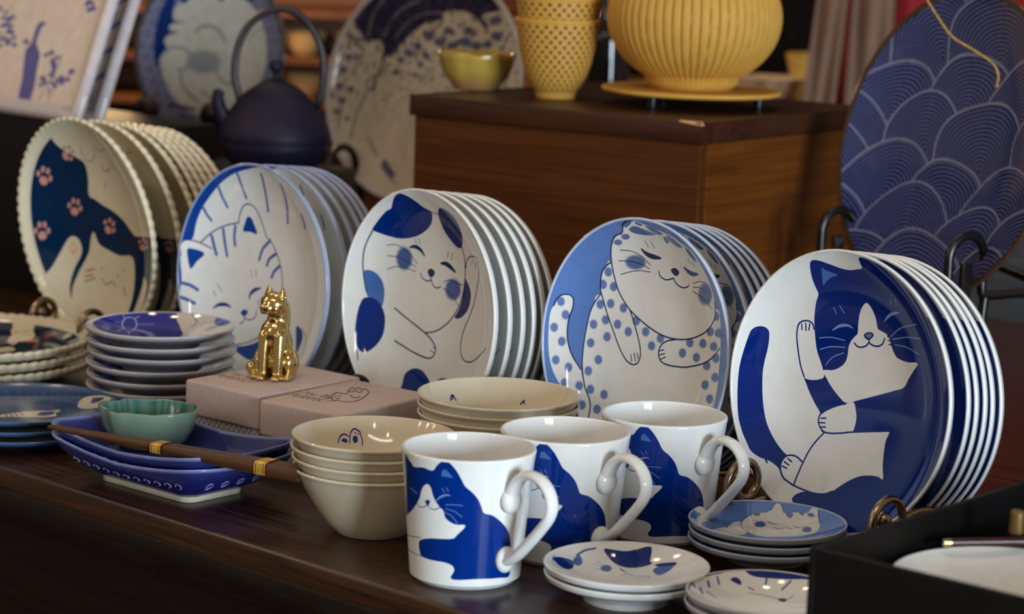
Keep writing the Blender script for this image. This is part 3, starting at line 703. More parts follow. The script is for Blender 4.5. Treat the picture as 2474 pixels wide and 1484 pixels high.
('s','inkb',0.5,'-155 194 -148 125 -119 50 -37 -20'),
('s','inkb',0.5,'368 335 366 251 358 155'),
('d','dotk',0,'-24 226 44 4 -5 -57'),
('s','inkb',0.5,'-85 236 -32 236 20 212'),
('s','inkb',0.5,'-73 279 -20 267'),
('s','inkb',0.5,'-72 184 -17 201'),
('t','inkb',1,'30 280 58 241 92 233'),
('t','inkb',1,'193 179 224 145 251 147'),
('s','inkb',0.6,'61 186 93 148 129 162 149 177 159 151 179 135'),
('p','dots',0,'-57 360 -19 388 -13 357 -41 338'),
('p','dots',0,'157 365 185 375 209 345 178 302'),
('p','dots',0,'244 350 279 345 267 309'),
('p','dots',0,'295 323 329 316 342 266 308 275'),
('d','dotk',0,'270 86 35 -22 -8 -69'),
],
'Q3':[
('p','navb',0,'-457 199 -409 322 -319 451 -215 525 -131 560 -119 507 -225 408 -302 349 -381 255 -437 135 -462 11 -469 83'),
('p','navb',0,'-102 509 16 554 180 551 308 532 413 456 440 283 353 292 257 363 85 408 -60 431'),
('p','navb',0,'-190 366 -152 396 -124 375 -125 334 -155 343'),
('s','strp',1.6,'-387 159 -376 76'),
('s','strp',1.6,'-330 281 -326 214'),
('s','strp',1.4,'-269 355 -261 285'),
('s','strp',1.6,'-347 147 -293 113'),
('s','strp',1.4,'179 376 117 304'),
('s','strp',1.2,'37 416 25 360'),
('s','strp',1.2,'-83 325 -52 304'),
('p','inkb',0,'83 198 109 216 139 197 120 166'),
('s','inkb',0.6,'-87 270 8 254 92 205'),
('s','inkb',0.5,'112 167 182 233'),
('s','strp',1.4,'-426 182 -422 118'),
],
'G':[
('p','ind',0,'-554 46 -515 255 -411 419 -293 574 -117 657 27 661 62 498 109 361 161 108 -3 50 -211 -4 -368 -33 -483 -48'),
('s','lpale',0.9,'-244 350 -241 299 -244 245 -256 196 -273 169 -296 167 -320 193 -339 235 -351 282 -355 333 -350 378 -336 413 -316 431 -295 437 -273 423 -256 393 -244 350'),
('s','lpale',0.7,'-353 401 -369 432'),
('s','lpale',0.7,'-276 434 -245 479'),
('s','lpale',0.7,'-240 347 -112 406'),
('s','lpale',0.7,'-237 228 -158 214'),
('s','lpale',0.7,'-279 164 -263 65'),
('s','lpale',0.7,'-350 305 -410 283'),
('s','lpale',0.7,'-328 217 -365 82'),
('p','indl',0,'391 338 415 491 472 568 531 449 538 209 471 220'),
('s','indl',1,'188 539 236 431 205 344'),
('p','indl',0,'-486 89 -456 171 -416 127 -437 -4'),
],
'F':[
('p','cream',0,'172 890 194 904 237 896 272 928 282 967 301 956 330 918 361 876 382 790 391 712 418 637 423 558 394 499 352 471 312 464 294 357 254 387 209 469 205 588 212 650 186 742 187 820'),
('p','red',0,'386 454 403 520 450 508 469 447 430 420'),
('s','red',4.2,'538 532 571 569 606 603'),
('s','pinkd',1.6,'225 723 251 728'),
('s','pinkd',1.6,'361 766 375 771'),
('s','dk',1,'304 738 331 741'),
('s','dk',1,'265 563 309 547'),
('p','cream',0,'199 229 269 282 333 202 334 100 244 23 197 52 167 191'),
('s','cream',1.5,'163 399 197 429 220 482'),
('p','cream',0,'709 492 738 518 774 474 774 416 734 395 708 393'),
],
'H':[
('p','bone',0,'412 225 398 366 423 445 478 460 563 422 633 349 670 274 660 194 613 130 540 114 457 148'),
('p','bluH',0,'511 279 493 404 538 400 598 358 565 296'),
('s','bluH',1.2,'663 288 657 213 632 133'),
('p','bone',0,'-116 -127 -70 -73 40 37 127 74 220 87 280 122 303 92 284 1 309 -100 264 -139 155 -160 -11 -177 -99 -202'),
('p','bluH',0,'158 -81 166 25 225 60 271 46 265 -45 218 -97'),
('s','bluH',0.9,'-93 -54 -47 -183'),
('s','bluH',0.9,'-58 -39 -11 -168'),
('s','bluH',0.9,'-25 -19 27 -152'),
('s','bluH',0.9,'8 8 64 -128'),
],
'V':[
('p','pvio',0,'-1202 980 -1113 1013 -1070 988 -1121 940 -1134 862 -1125 772 -1011 667 -976 512 -931 336 -918 135 -873 -66 -1130 -99 -1158 160 -1186 360 -1240 537 -1278 684 -1220 779 -1219 879'),
('s','pvio',1.6,'-629 -17 -617 250 -777 416 -628 561 -622 695'),
('s','pvio',1.4,'-664 269 -470 396 -372 492'),
('s','pvio',1.4,'-1817 793 -1712 892 -1820 1024 -1777 1165'),
('s','pvio',1.2,'-700 -24 -774 193 -722 308'),
('d','pvio',0,'-681 539 46 4 15 -29'),
('d','pvio',0,'-754 609 36 3 17 -32'),
('d','pvio',0,'-708 563 64 5 14 -28'),
('d','pvio',0,'-686 650 54 4 12 -23'),
('d','pvio',0,'-893 662 51 4 16 -31'),
('d','pvio',0,'-746 613 58 4 15 -29'),
('d','pvio',0,'-723 586 60 5 14 -28'),
('d','pvio',0,'-811 693 56 4 17 -34'),
('d','pvio',0,'-587 358 48 4 17 -33'),
('d','pvio',0,'-458 433 39 3 12 -24'),
('d','pvio',0,'-390 435 53 4 13 -25'),
('d','pvio',0,'-573 412 45 4 15 -29'),
('d','pvio',0,'-678 452 55 4 17 -33'),
('d','pvio',0,'-361 537 54 4 12 -23'),
('d','pvio',0,'-374 517 60 5 14 -29'),
('d','pvio',0,'-510 446 59 5 15 -29'),
('d','pvio',0,'-480 401 59 5 17 -34'),
('d','pvio',0,'-661 384 47 4 12 -23'),
('d','pvio',0,'-818 342 61 5 11 -22'),
('d','pvio',0,'-836 419 57 4 13 -26'),
('d','pvio',0,'-676 505 50 4 17 -34'),
('d','pvio',0,'-817 396 53 4 11 -22'),
('d','pvio',0,'-763 375 53 4 12 -23'),
('d','pvio',0,'-327 73 44 4 17 -33'),
('d','pvio',0,'-468 115 48 4 14 -28'),
('d','pvio',0,'-639 123 51 5 15 -29'),
('d','pvio',0,'-432 111 47 4 15 -30'),
('d','pvio',0,'-504 41 63 6 14 -28'),
('d','pvio',0,'-546 81 47 4 15 -29'),
('d','pvio',0,'-391 84 53 5 11 -22'),
('d','pvio',0,'-628 112 55 5 13 -26'),
('d','pvio',0,'-1860 1069 39 2 12 -23'),
('d','pvio',0,'-1969 1105 46 3 15 -29'),
('d','pvio',0,'-1863 1004 49 3 14 -27'),
('d','pvio',0,'-1841 918 47 3 14 -27'),
('d','pvio',0,'-1762 995 55 3 17 -32'),
('d','pvio',0,'-1771 942 62 4 13 -25'),
('d','pvio',0,'-1680 928 59 4 12 -24'),
('d','pvio',0,'-1782 932 63 4 15 -28'),
('d','pvio',0,'-1728 1012 48 3 16 -31'),
('d','pvio',0,'-1681 1029 45 3 13 -24'),
('d','pvio',0,'-1637 766 62 4 17 -33'),
('d','pvio',0,'-1513 730 61 4 16 -31'),
('d','pvio',0,'-1556 809 41 3 14 -26'),
('d','pvio',0,'-1564 804 48 3 14 -28'),
('d','pvio',0,'-1649 733 65 5 13 -24'),
('d','pvio',0,'-1315 778 63 4 18 -35'),
('d','pvio',0,'-1778 699 66 5 13 -25'),
('d','pvio',0,'-1622 858 58 4 15 -29'),
('d','pvio',0,'-1791 772 45 3 12 -23'),
('d','pvio',0,'-1877 835 63 4 12 -23'),
('d','pvio',0,'-1680 871 66 4 18 -34'),
('d','pvio',0,'-1699 864 38 2 17 -32'),
('d','pvio',0,'-1729 784 58 4 15 -29'),
('d','pvio',0,'-1975 743 57 4 14 -27'),
('d','pvio',0,'-394 1181 49 3 16 -32'),
('d','pvio',0,'-455 1240 50 3 16 -32'),
('d','pvio',0,'-330 1203 61 4 16 -32'),
('d','pvio',0,'-430 1269 53 3 16 -33'),
('d','pvio',0,'-364 1257 43 2 14 -28'),
],
}
# ------------------------------------------------------------------ material library
M = dict(
    glaze=glaze('porcelain_glaze', .07, .035), glazed=glaze('stoneware_glaze', .16, .12), glazebg=glaze('large_dish_glaze', .1, .1),
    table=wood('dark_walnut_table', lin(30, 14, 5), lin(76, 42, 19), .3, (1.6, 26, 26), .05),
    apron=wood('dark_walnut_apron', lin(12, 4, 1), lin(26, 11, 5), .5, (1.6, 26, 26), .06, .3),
    box=wood('reddish_walnut_panel', lin(60, 27, 2), lin(92, 46, 6), .45, (1.2, 30, 34), .06, .25),
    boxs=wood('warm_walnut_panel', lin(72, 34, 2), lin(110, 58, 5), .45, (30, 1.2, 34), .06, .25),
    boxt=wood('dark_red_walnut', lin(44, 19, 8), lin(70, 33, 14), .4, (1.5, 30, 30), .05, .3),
    chip=plain('bare_wood_chip', lin(196, 150, 100), .6), black=plain('matt_black_paint', lin(10, 9, 9), .55, 0, .2, 30, .05, 120, .25),
    steel=plain('brushed_dark_steel', lin(150, 142, 130), .22, 1, .12, 40), bronze=plain('aged_bronze_wire', lin(158, 136, 108), .24, 1, .2, 50), blackwire=plain('black_enamel_wire', lin(16, 13, 13), .28, 0, .2, 60),
    gold=plain('polished_gold', lin(214, 188, 126), .16, 1, .06, 30), foil=plain('gold_foil_print', lin(112, 86, 44), .45, .3, .15, 300),
    lid=plain('dusty_pink_linen_paper', lin(194, 174, 168), .55, 0, .06, 240, .15, 500), iron=plain('purple_cast_iron', lin(20, 15, 38), .55, 0, .18, 120, .5, 160, .3),
    ironh=plain('dark_iron_handle', lin(34, 26, 36), .42, 0, .2, 80), stick=wood('chopstick_wood', lin(58, 32, 16), lin(104, 66, 38), .42, (2, 60, 60), .15),
    cloth=plain('taupe_cloth', lin(120, 92, 76), .9, 0, .1, 20), redc=plain('red_cloth', lin(140, 14, 22), .85, 0, .15, 20), twine=plain('jute_twine', lin(150, 116, 66), .9, 0, .3, 400, .6, 900),
    shelf=wood('warm_shelf_wood', lin(84, 42, 12), lin(140, 78, 22), .5, (1.2, 20, 20), .05), wall=wood('brown_wall_panel', lin(12, 7, 4), lin(22, 12, 7), .8, (16, 1, 1), .03, .15),
    floor=wood('floor_boards', lin(36, 20, 12), lin(60, 36, 22), .5, (1, 14, 14), .04), knobw=plain('dark_turned_wood', lin(42, 24, 20), .4), glass=None)

# ------------------------------------------------------------------ setting
fl = tag(link('floor', boxm(-6, -3, -.8, 6, 6.2, -.76, 0, 1, 'floor', M['floor'])), 'dark wooden shop floor', kind='structure')
wl = tag(link('wall_back', boxm(-6, 5.2, -.76, 6, 5.3, 2.6, 0, 1, 'wall_back', M['wall'])), 'dark brown panelled back wall of the shop', kind='structure')

TE = Vector((-.3686, 1.7181, 0)); TROT = R_(-43.4)
table = empty('display_table', (TE.x, TE.y, -.76), TROT); tag(table, 'long dark walnut display table carrying all the crockery', 'table')
link('tabletop', boxm(-1.3, 0, .728, 1.5, 1.2, .76, .003, 3, 'tabletop', M['table']), table)
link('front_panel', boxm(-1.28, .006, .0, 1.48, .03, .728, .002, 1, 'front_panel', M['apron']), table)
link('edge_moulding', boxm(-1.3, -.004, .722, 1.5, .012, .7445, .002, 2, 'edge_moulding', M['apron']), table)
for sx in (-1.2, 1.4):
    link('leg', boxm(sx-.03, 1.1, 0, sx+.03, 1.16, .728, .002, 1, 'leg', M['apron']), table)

# ------------------------------------------------------------------ wooden display box behind the plates
BC = Vector((.156, 2.059, 0)); Bang = math.atan2(-.604, .797)   # local +x runs right along the long face
bx = empty('display_box', (BC.x, BC.y, 0), Bang); tag(bx, 'tall reddish walnut display box carrying the yellow teapot set', 'box')
L_, Dp = .324, .30
link('front_panel', boxm(-L_+.004, .004, 0, -.003, .016, .2185, .0004, 1, 'front_panel', M['box']), bx)
link('side_panel', boxm(-.014, .016, 0, -.003, Dp-.004, .2185, .0004, 1, 'side_panel', M['boxs']), bx)
link('side_panel', boxm(-L_+.004, .016, 0, -L_+.015, Dp-.004, .2185, .0004, 1, 'side_panel', M['box']), bx)
link('back_panel', boxm(-L_+.015, Dp-.015, 0, -.014, Dp-.004, .2185, .0004, 1, 'back_panel', M['box']), bx)
link('top_board', boxm(-L_+.0185, .0185, .2205, -.0185, Dp-.0185, .238, .0004, 1, 'top_board', M['boxt']), bx)
link('front_edge_band', boxm(-L_, 0, .2188, 0, .018, .238, .0012, 2, 'front_edge_band', M['boxt']), bx)
link('side_edge_band', boxm(-.018, .0182, .2188, 0, Dp, .238, .0012, 2, 'side_edge_band', M['boxt']), bx)
link('side_edge_band', boxm(-L_, .0182, .2188, -L_+.018, Dp, .238, .0012, 2, 'side_edge_band', M['boxt']), bx)
link('back_edge_band', boxm(-L_+.0182, Dp-.018, .2188, -.0182, Dp, .238, .0012, 2, 'back_edge_band', M['boxt']), bx)
cm = MB(); cm.add([(-.024, -.0004, .2374), (0, -.0004, .2352), (.0004, .004, .2352), (0, .0012, .2386), (-.022, .0015, .2386), (-.012, -.0006, .2362)], [(0, 5, 3, 4), (5, 1, 3), (1, 2, 3)])
tag(link('chipped_corner', cm.mesh('chipped_corner', M['chip'], sharp=30), bx), 'bare pale wood where the corner is chipped')

# ------------------------------------------------------------------ upright plates and their wire stands
def frame(yaw, tilt):
    y, t = R_(yaw), R_(tilt)
    n = Vector((-math.sin(y)*math.cos(t), -math.cos(y)*math.cos(t), math.sin(t))); a = Vector((0, 0, 1)).cross(n).normalized(); return a, n.cross(a), n
SLOPE = dict(E=.14, D=.14, C=.13, B=.10, A=.13)   # the rails sink a little towards the back
def pose(o, c, yaw, tilt, off=0, slope=0):
    a, b, n = frame(yaw, tilt); nh = Vector((n.x, n.y, 0)).normalized(); p = Vector(c)-nh*off-Vector((0, 0, slope*off))
    o.matrix_world = Matrix(((a.x, b.x, n.x, p.x), (a.y, b.y, n.y, p.y), (a.z, b.z, n.z, p.z), (0, 0, 0, 1)))
ORD = ['front', 'second', 'third', 'fourth', 'fifth', 'sixth', 'seventh', 'last']
UP = dict(E=((.2157, 1.5686, .1057), 47.9, 3.0, .095), D=((.0872, 1.7114, .1053), 46.8, 4, .0936), C=((-.0736, 1.8296, .1066), 48.7, 1.9, .0936),
    B=((-.2164, 1.9664, .1031), 44.4, 2.5, .0969), A=((-.3823, 2.138, .1143), 45.2, -7, .1033))
def disc_plate(name, R, d, p, shapes, base, lipcol, mat, under=None, basef=None, foot=.055, th=.0042):
    mb = MB(); Ri = R-.0022
    dish_sheet(mb, Ri, 0, d, p, shapes, base, basef, 22)
    lathe(back_profile(Ri, R, 0, d, p, th, foot, .002, -d-th-.0028)[::-1], 128, mb=mb, colf=lambda x, y, z: lipcol if math.hypot(x, y) > Ri*.995 and z > -.003 else (under or PAL['white']))
    return mb.mesh(name, mat)
W_ = PAL['white']
def stack(key, me, offs, what, group, child=None):
    c, yaw, tilt, R = UP[key]
    for i, off in enumerate(offs):
        o = link('dinner_plate', me); pose(o, c, yaw, tilt+(0 if i == 0 else random.uniform(-.5, .5)), off, SLOPE[key])
        nm = ORD[i] if i < len(offs)-1 else 'rearmost'
        tag(o, (what[0] if i == 0 else '%s plate in the upright row of %s, half hidden' % (nm, what[1])), 'plate', group)
        if child:
            link(child[0], child[1], o)
stack('E', disc_plate('tuxedo_cat_plate', .095, .018, 4, ART['E'], W_, W_, M['glaze']), (0, .018, .0265, .0355, .0435, .053), ('white porcelain plate painted with a navy tuxedo cat waving a paw', 'tuxedo cat plates'), 'tuxedo cat plates')
stack('D', disc_plate('spotted_cat_plate', .0936, .018, 4, ART['D'], PAL['wash'], lin(190, 204, 228), M['glaze']), (0, .023, .036, .045, .0545, .063), ('light blue plate with a sleepy spotted cat and its tail', 'light blue spotted cat plates'), 'spotted cat plates')
stack('C', disc_plate('calico_cat_plate', .0936, .018, 4, ART['C'], lin(226, 228, 224), W_, M['glaze']), (0, .014, .027, .038, .0475, .058), ('white plate with a winking calico cat and blue patches', 'white calico cat plates'), 'calico cat plates')
stack('B', disc_plate('striped_cat_plate', .0969, .018, 4, ART['B'], lin(226, 228, 226), lin(150, 164, 200), M['glaze']), (0, .021, .033, .0445, .0535, .061), ('plate with a striped tabby cat curled up and a blue crescent edge', 'striped tabby plates'), 'striped tabby plates')
# scalloped plates: painted face in the middle, beaded cream rim as a part
def scallop_rim(R, d, p, wid, beads, name, mat, col, hr=0, th=.004, zb=None):
    Ri = R*(1-wid)
    z = lambda r: hr-d*(1-(r/(R-.002))**p)
    pr = [(r, z(r)) for r in np.linspace(Ri, R-.006, 5)]+[(R-.003, z(R-.003)+.0012), (R-.001, hr+.0022), (R+.0006, hr+.0012), (R+.0006, hr-.0012), (R-.002, hr-.0038), (R-.008, z(R-.008)-th), (R-.018, z(R-.018)-th)]
    def ring(t, r, zz):
        w = np.clip((r-(R-.0075))/.0065, 0, 1); m = np.abs(np.cos(t*beads/2)); return r+w*(.0016*m-.0012), zz+w*.0011*m*np.where(zz > hr-.0025, 1, -.5)
    return lathe(pr[::-1], beads*6, col, ring=ring).mesh(name, mat)
Ra = .1033; crm = PAL['cream']
mbA = MB(); dish_sheet(mbA, Ra-.002, 0, .02, 3, [], crm, None)
def plate_A(R, d, p, shapes, name, inner, hr=0, th=.004, night=PAL['nightA']):
    mb = MB(); t = np.linspace(0, 2*np.pi, 73)[:-1]
    Ri = R*.9; Rf = R-.002
    V, F, cc = cdt_paint(ring_grid(Ri, 18), hull_c(Ri), shapes, night)
    r = np.hypot(V[:, 0], V[:, 1]); k = r > Ri; V[k] *= (Ri/r[k])[:, None]; r = np.minimum(r, Ri)
    z = hr-d*(1-(r/Rf)**p); sl = d*p*(r/Rf)**(p-1)/Rf; u = V/np.maximum(r, 1e-9)[:, None]
    NN = np.stack([-sl*u[:, 0], -sl*u[:, 1], np.ones(len(r))], 1); NN /= np.linalg.norm(NN, axis=1)[:, None]
    mb.add(np.column_stack([V, z]), F, nrm=NN, cornercol=cc)
    zb = lambda r: hr-d*(1-(r/Rf)**p)-th
    f = R*.55; b0 = hr-d-th-.0025
    pr = [(.0004, zb(.02)-.0002), (f-.004, zb(f)-.0003), (f-.003, b0+.0006), (f-.002, b0), (f, b0), (f+.0008, b0+.0006), (f+.002, zb(f+.002))]+[(r, zb(r)) for r in np.linspace(f+.006, R-.012, 6)]
    lathe(pr, 96, crm, mb=mb); return mb.mesh(name, M['glaze'])
meA = plate_A(Ra, .02, 3, ART['A'], 'night_cat_plate', .9)
stack('A', meA, (0, .028, .050, .060, .0695, .0785, .0875, .0965), ('scalloped cream plate with two white cats and pink paw prints on navy', 'scalloped cream plates'), 'scalloped cat plates', ('scalloped_rim', scallop_rim(Ra, .02, 3, .1, 66, 'scalloped_rim', M['glaze'], crm)))

def wire_stand(key, mat, feet, label, depth=.075, rad=.0028, scr=.0165, zc=None, knob=True, back=.12, upd=None, fo=.026, hoop=False):
    """bent wire plate stand: two rails ending in front in scrolls, cross bars, leaning back support"""
    c, yaw, tilt, R = upd or UP[key]; a, b, n = frame(yaw, tilt); nh = Vector((n.x, n.y, 0)).normalized()
    o = empty('plate_stand', (c[0], c[1], 0)); ang = math.atan2(a.y, a.x); o.rotation_euler = (0, 0, ang)   # local x = along plate, -y = towards the viewer
    tag(o, label, 'plate stand', 'wire plate stands')
    rails = []; sl = SLOPE.get(key, 0)
    for s in feet:
        zr = c[2]*1.0-math.sqrt(max(R*R-s*s, 0))*math.cos(R_(tilt))-rad-.0008; zz = zc or max(zr+.012, .03)
        rails.append((s, zr))
        th = np.linspace(-math.pi*.5, math.pi*1.85, 40); sp = np.linspace(scr, scr*.42, 40)
        # scroll: in the vertical plane of the rail, curling up in front of the plate
        yc = -fo; P = [(s, depth, max(zr-sl*depth, rad)), (s, depth*.4, max(zr-sl*depth*.4, rad)), (s, .0, max(zr, rad)), (s, yc+scr*.2, max(zr, rad)*.6+.4*(zz-scr))]
        if hoop:
            P = P[:3]+[(s, yc+scr*1.02, zz-.03), (s, yc+scr, zz-.012)]+[(s, yc+scr*math.cos(t), zz+scr*math.sin(t)) for t in np.linspace(0, math.pi, 16)]+[(s, yc-scr, zz-.02), (s, yc-scr, zz-.045)]
            link('tab', boxm(s-.003, yc-.005, zz-.045, s+.003, yc+.005, zz-.004, .0008, 1, 'tab', mat), o)
        else:
            for t, q in zip(th, sp): P.append((s, yc-q*math.cos(t), zz+q*math.sin(t)))
        link('scroll_rail', tube(crv(P, 90), rad, 10).mesh('scroll_rail', mat), o)
        if knob: link('scroll_end', ball((s, yc-scr*.3, zz+scr*.12), scr*.27).mesh('scroll_end', mat), o)
        link('foot', tube([(s, -.006, max(zr, rad)), (s, -.010, max(zr*.5, rad)), (s, -.012, rad)], rad, 8).mesh('foot', mat), o)
        link('foot', tube([(s, depth, max(zr-sl*depth, rad)), (s, depth+.006, max(zr*.4, rad)), (s, depth+.008, rad)], rad, 8).mesh('foot', mat), o)
    (s0, z0), (s1, z1) = rails[0], rails[-1]
    link('crossbar', tube([(s0, depth, max(z0-sl*depth, rad)), (s1, depth, max(z1-sl*depth, rad))], rad, 8).mesh('crossbar', mat), o)
    for s, zr in rails:
        link('back_upright', tube(crv([(s*.8, depth, max(zr-sl*depth, rad)), (s*.8, depth+.004, back*.5), (s*.55, depth+.012, back)], 14), rad, 8).mesh('back_upright', mat), o)
    link('back_bar', tube([(s0*.55, depth+.012, back), (s1*.55, depth+.012, back)], rad, 8).mesh('back_bar', mat), o)
    return o
wire_stand('E', M['bronze'], (-.053, .072), 'bronze scroll wire stand holding the tuxedo cat plates', zc=.037, scr=.02)
wire_stand('D', M['bronze'], (-.05, .05), 'wire stand holding the light blue spotted cat plates, mostly hidden', .082)
wire_stand('C', M['blackwire'], (-.037, .05), 'dark scroll wire stand holding the calico cat plates', .078, zc=.038)
wire_stand('B', M['blackwire'], (-.05, .05), 'wire stand holding the striped tabby plates, mostly hidden', .08)
wire_stand('A', M['bronze'], (-.024, .05), 'scroll wire stand holding the scalloped cat plates', .118, zc=.04)

# ------------------------------------------------------------------ mugs
MH = .084
def mug_r(z): 
    s = np.clip(np.asarray(z, float)/MH, 0, 1); return .0345+.0072*s+.0008*np.clip((s-.75)/.25, 0, 1)**2
def make_mug():
    Rm = .04; mb = MB(); U = math.pi*Rm; z0, z1 = .0032, MH-.0016
    gu, gz = np.meshgrid(np.linspace(-U, U, 97)[1:-1], np.linspace(z0, z1, 16)[1:-1]); grid = np.stack([gu.ravel(), gz.ravel()], 1)
    hu = np.linspace(-U, U, 97); hz = np.linspace(z0, z1, 16)
    hull = np.concatenate([np.stack([hu, np.full(97, z0)], 1), np.stack([np.full(15, U), hz[1:]], 1), np.stack([hu[::-1][1:], np.full(96, z1)], 1), np.stack([np.full(14, -U), hz[::-1][1:-1]], 1)])
    sh = ART['M']
    V, F, cc = cdt_paint(grid, hull, sh, W_)
    th = V[:, 0]/Rm; r = mug_r(V[:, 1]); sl = (mug_r(V[:, 1]+1e-4)-mug_r(V[:, 1]-1e-4))/2e-4
    P = np.stack([r*np.sin(th), -r*np.cos(th), V[:, 1]], 1); NN = np.stack([np.sin(th), -np.cos(th), -sl], 1); NN /= np.linalg.norm(NN, axis=1)[:, None]
    mb.add(P, F, nrm=NN, cornercol=cc)
    t = .0026; ro = float(mug_r(z1))
    lathe([(.0005, .0022), (.027, .002), (.0295, .0004), (.0305, 0), (.0318, .0003), (.0328, .0016), (.0335, .0022), (.0342, .0026), (float(mug_r(z0)), z0)], 96, W_, mb)
    pr = [(ro, z1)]+[(ro-t*.5+t*.5*math.cos(a), z1+t*.55*math.sin(a)) for a in np.linspace(.2, math.pi, 8)]
    pr += [(float(mug_r(z))-t, z) for z in np.linspace(z1-.001, .014, 18)]+[(.031, .008), (.026, .0052), (.018, .0042), (.0005, .004)]
    lathe(pr, 96, W_, mb)
    root = empty('mug'); link('mug_body', mb.mesh('mug_body', M['glaze']), root)
    hb = MB(); ds = np.array((math.sin(R_(42)), -math.cos(R_(42)), 0)); zz = np.array((0, 0, 1.))
    q = [(.0405, .0565), (.0425, .064), (.048, .072), (.0565, .0765), (.067, .0752), (.0745, .0695), (.0775, .0615), (.0752, .0535), (.068, .0445), (.058, .034), (.048, .0245), (.0385, .0185)]
    path = crv([ds*r_m+zz*z_m for r_m, z_m in q], 60)
    s = np.linspace(0, 1, 60); w = .0058-.0012*np.sin(np.pi*s)
    tube(path, w, 16, W_, hb, flat=.62, up=np.cross(ds, zz)*0+zz)
    MX = np.stack([np.cross(ds, zz), ds, zz], 1)
    ball(ds*.0412+zz*.0575, .0078, W_, hb, (1, .55, 1.05), MX); ball(ds*.0375+zz*.0195, .0076, W_, hb, (1, .6, 1.1), MX)
    link('handle', hb.mesh('handle', M['glaze']), root)
    return root
mug = make_mug()
for i, ((x, y), lab) in enumerate((((-.0237, 1.4688), 'front mug of the three, with the whole navy cat face showing'), ((.0374, 1.5266), 'middle mug of the three white mugs with a navy cat'), ((.1047, 1.5879), 'rear mug of the three, beside the tuxedo cat plates'))):
    m = mug if i == 0 else copy_tree(mug); m.location = (x, y, 0); m.rotation_euler = (0, 0, (0, -.03, -.05)[i]); tag(m, lab, 'mug', 'white cat mugs')

# ------------------------------------------------------------------ stacks of small dishes and bowls
def dish_mesh(name, R, h, d, p, shapes, base, mat, foot, lipcol, under, th=.003, basef=None, lw=.0012):
    mb = MB(); dish_sheet(mb, R-lw, h, d, p, shapes, base, basef, 14)
    Ri = R-lw
    lathe(back_profile(Ri, R+lw*.3, h, d, p, th, foot, .002, 0)[::-1], 112, mb=mb, colf=lambda x, y, z: lipcol if math.hypot(x, y) > Ri*.99 and z > h-.002 else under)
    return mb.mesh(name, mat)
def dish_stack(name, me, loc, n, sp, cat, labels, group, jit=.0008, child=None):
    for i in range(n):
        top = i == n-1
        o = link(name, me, None, (loc[0]+(0 if top else random.uniform(-jit, jit)), loc[1]+(0 if top else random.uniform(-jit, jit)), i*sp), 0 if top else random.uniform(-.15, .15))
        k = n-1-i
        tag(o, labels[0] if k == 0 else labels[1] % ('lowest' if i == 0 else ORD[k]), cat, group)
        if child: link(child[0], child[1], o)
CR = lin(216, 205, 180)
# cream soup bowls: taller walls, drawn as a plain turned profile with the painted inside
def bowl_mesh(name, R, h, d, p, shapes, base, mat, foot, wall):
    mb = MB(); Ri = R-.0014; dish_sheet(mb, Ri, h, d, p, shapes, base, None, 18)
    out = [(.0005, .0012), (foot-.004, .0012), (foot-.0025, .0002), (foot-.0012, 0), (foot, .0006), (foot+.0012, .0022)]
    for f in np.linspace(.12, .97, 10): out.append((foot+.0012+(R-foot-.0012)*f**wall, .0022+(h-.0022)*f))
    out += [(R+.0004, h-.0012), (R+.0006, h), (R, h+.0008), (R-.0007, h+.0009), (Ri, h)]
    lathe(out, 112, base, mb); return mb.mesh(name, mat)
dish_stack('soup_bowl', bowl_mesh('soup_bowl', .0543, .0447, .0395, 2.4, ART['N'], CR, M['glaze'], .0245, .8), (-.0885, 1.5715), 4, .0072, 'bowl', ('top cream bowl of the tall stack, paw print inside', '%s cream bowl of the stack beside the front mug'), 'cream paw bowls')
dish_stack('shallow_bowl', bowl_mesh('shallow_bowl', .0575, .0588, .052, 3.0, ART['O'], CR, M['glaze'], .03, .62), (-.0073, 1.69), 3, .0067, 'bowl', ('top wide cream bowl behind the mugs, cat ears inside', '%s wide cream bowl of the stack behind the mugs'), 'wide cream bowls')
WG = lin(214, 214, 212); GU = lin(150, 152, 150)
dish_stack('sauce_dish', dish_mesh('calico_dish', .0505, .0173, .0125, 2.2, ART['Q1'], W_, M['glaze'], .026, W_, W_), (.0752, 1.429), 2, .0056, 'dish', ('white sauce dish with a calico cat face, in front of the mugs', '%s white sauce dish under the calico cat dish'), 'calico sauce dishes')
dish_stack('sauce_dish', dish_mesh('spotted_dish', .0515, .014, .0105, 2.4, ART['Q2'], PAL['wash'], M['glaze'], .027, lin(186, 196, 212), lin(176, 178, 176)), (.1716, 1.5361), 3, .006, 'dish', ('light blue sauce dish with a sleepy cat, by the bronze stand', '%s light blue sauce dish below the sleepy cat dish'), 'light blue sauce dishes')
dish_stack('sauce_dish', dish_mesh('striped_dish', .048, .016, .012, 2.3, ART['Q3'], W_, M['glaze'], .025, lin(196, 200, 212), lin(190, 192, 196)), (.1563, 1.3788), 2, .0062, 'dish', ('sauce dish with a striped tabby beside the black box', '%s sauce dish under the striped tabby dish'), 'striped sauce dishes')
dish_stack('side_plate', dish_mesh('indigo_side_plate', .0594, .016, .0115, 2.6, ART['G'], lin(206, 198, 190), M['glaze'], .032, lin(196, 190, 190), lin(128, 130, 142)), (-.2819, 1.9148), 7, .0095, 'plate', ('top white side plate with an indigo patch and sun wheel', '%s side plate of the tall stack behind the pink boxes'), 'indigo side plates', .0022)
mF = plate_A(.1016, .014, 3.5, ART['F'], 'night_dessert_plate', .9, .0186, .0025, lin(34, 44, 66)); rF = scallop_rim(.1016, .014, 3.5, .1, 66, 'scalloped_rim_low', M['glaze'], PAL['cream'], .0186, .003)
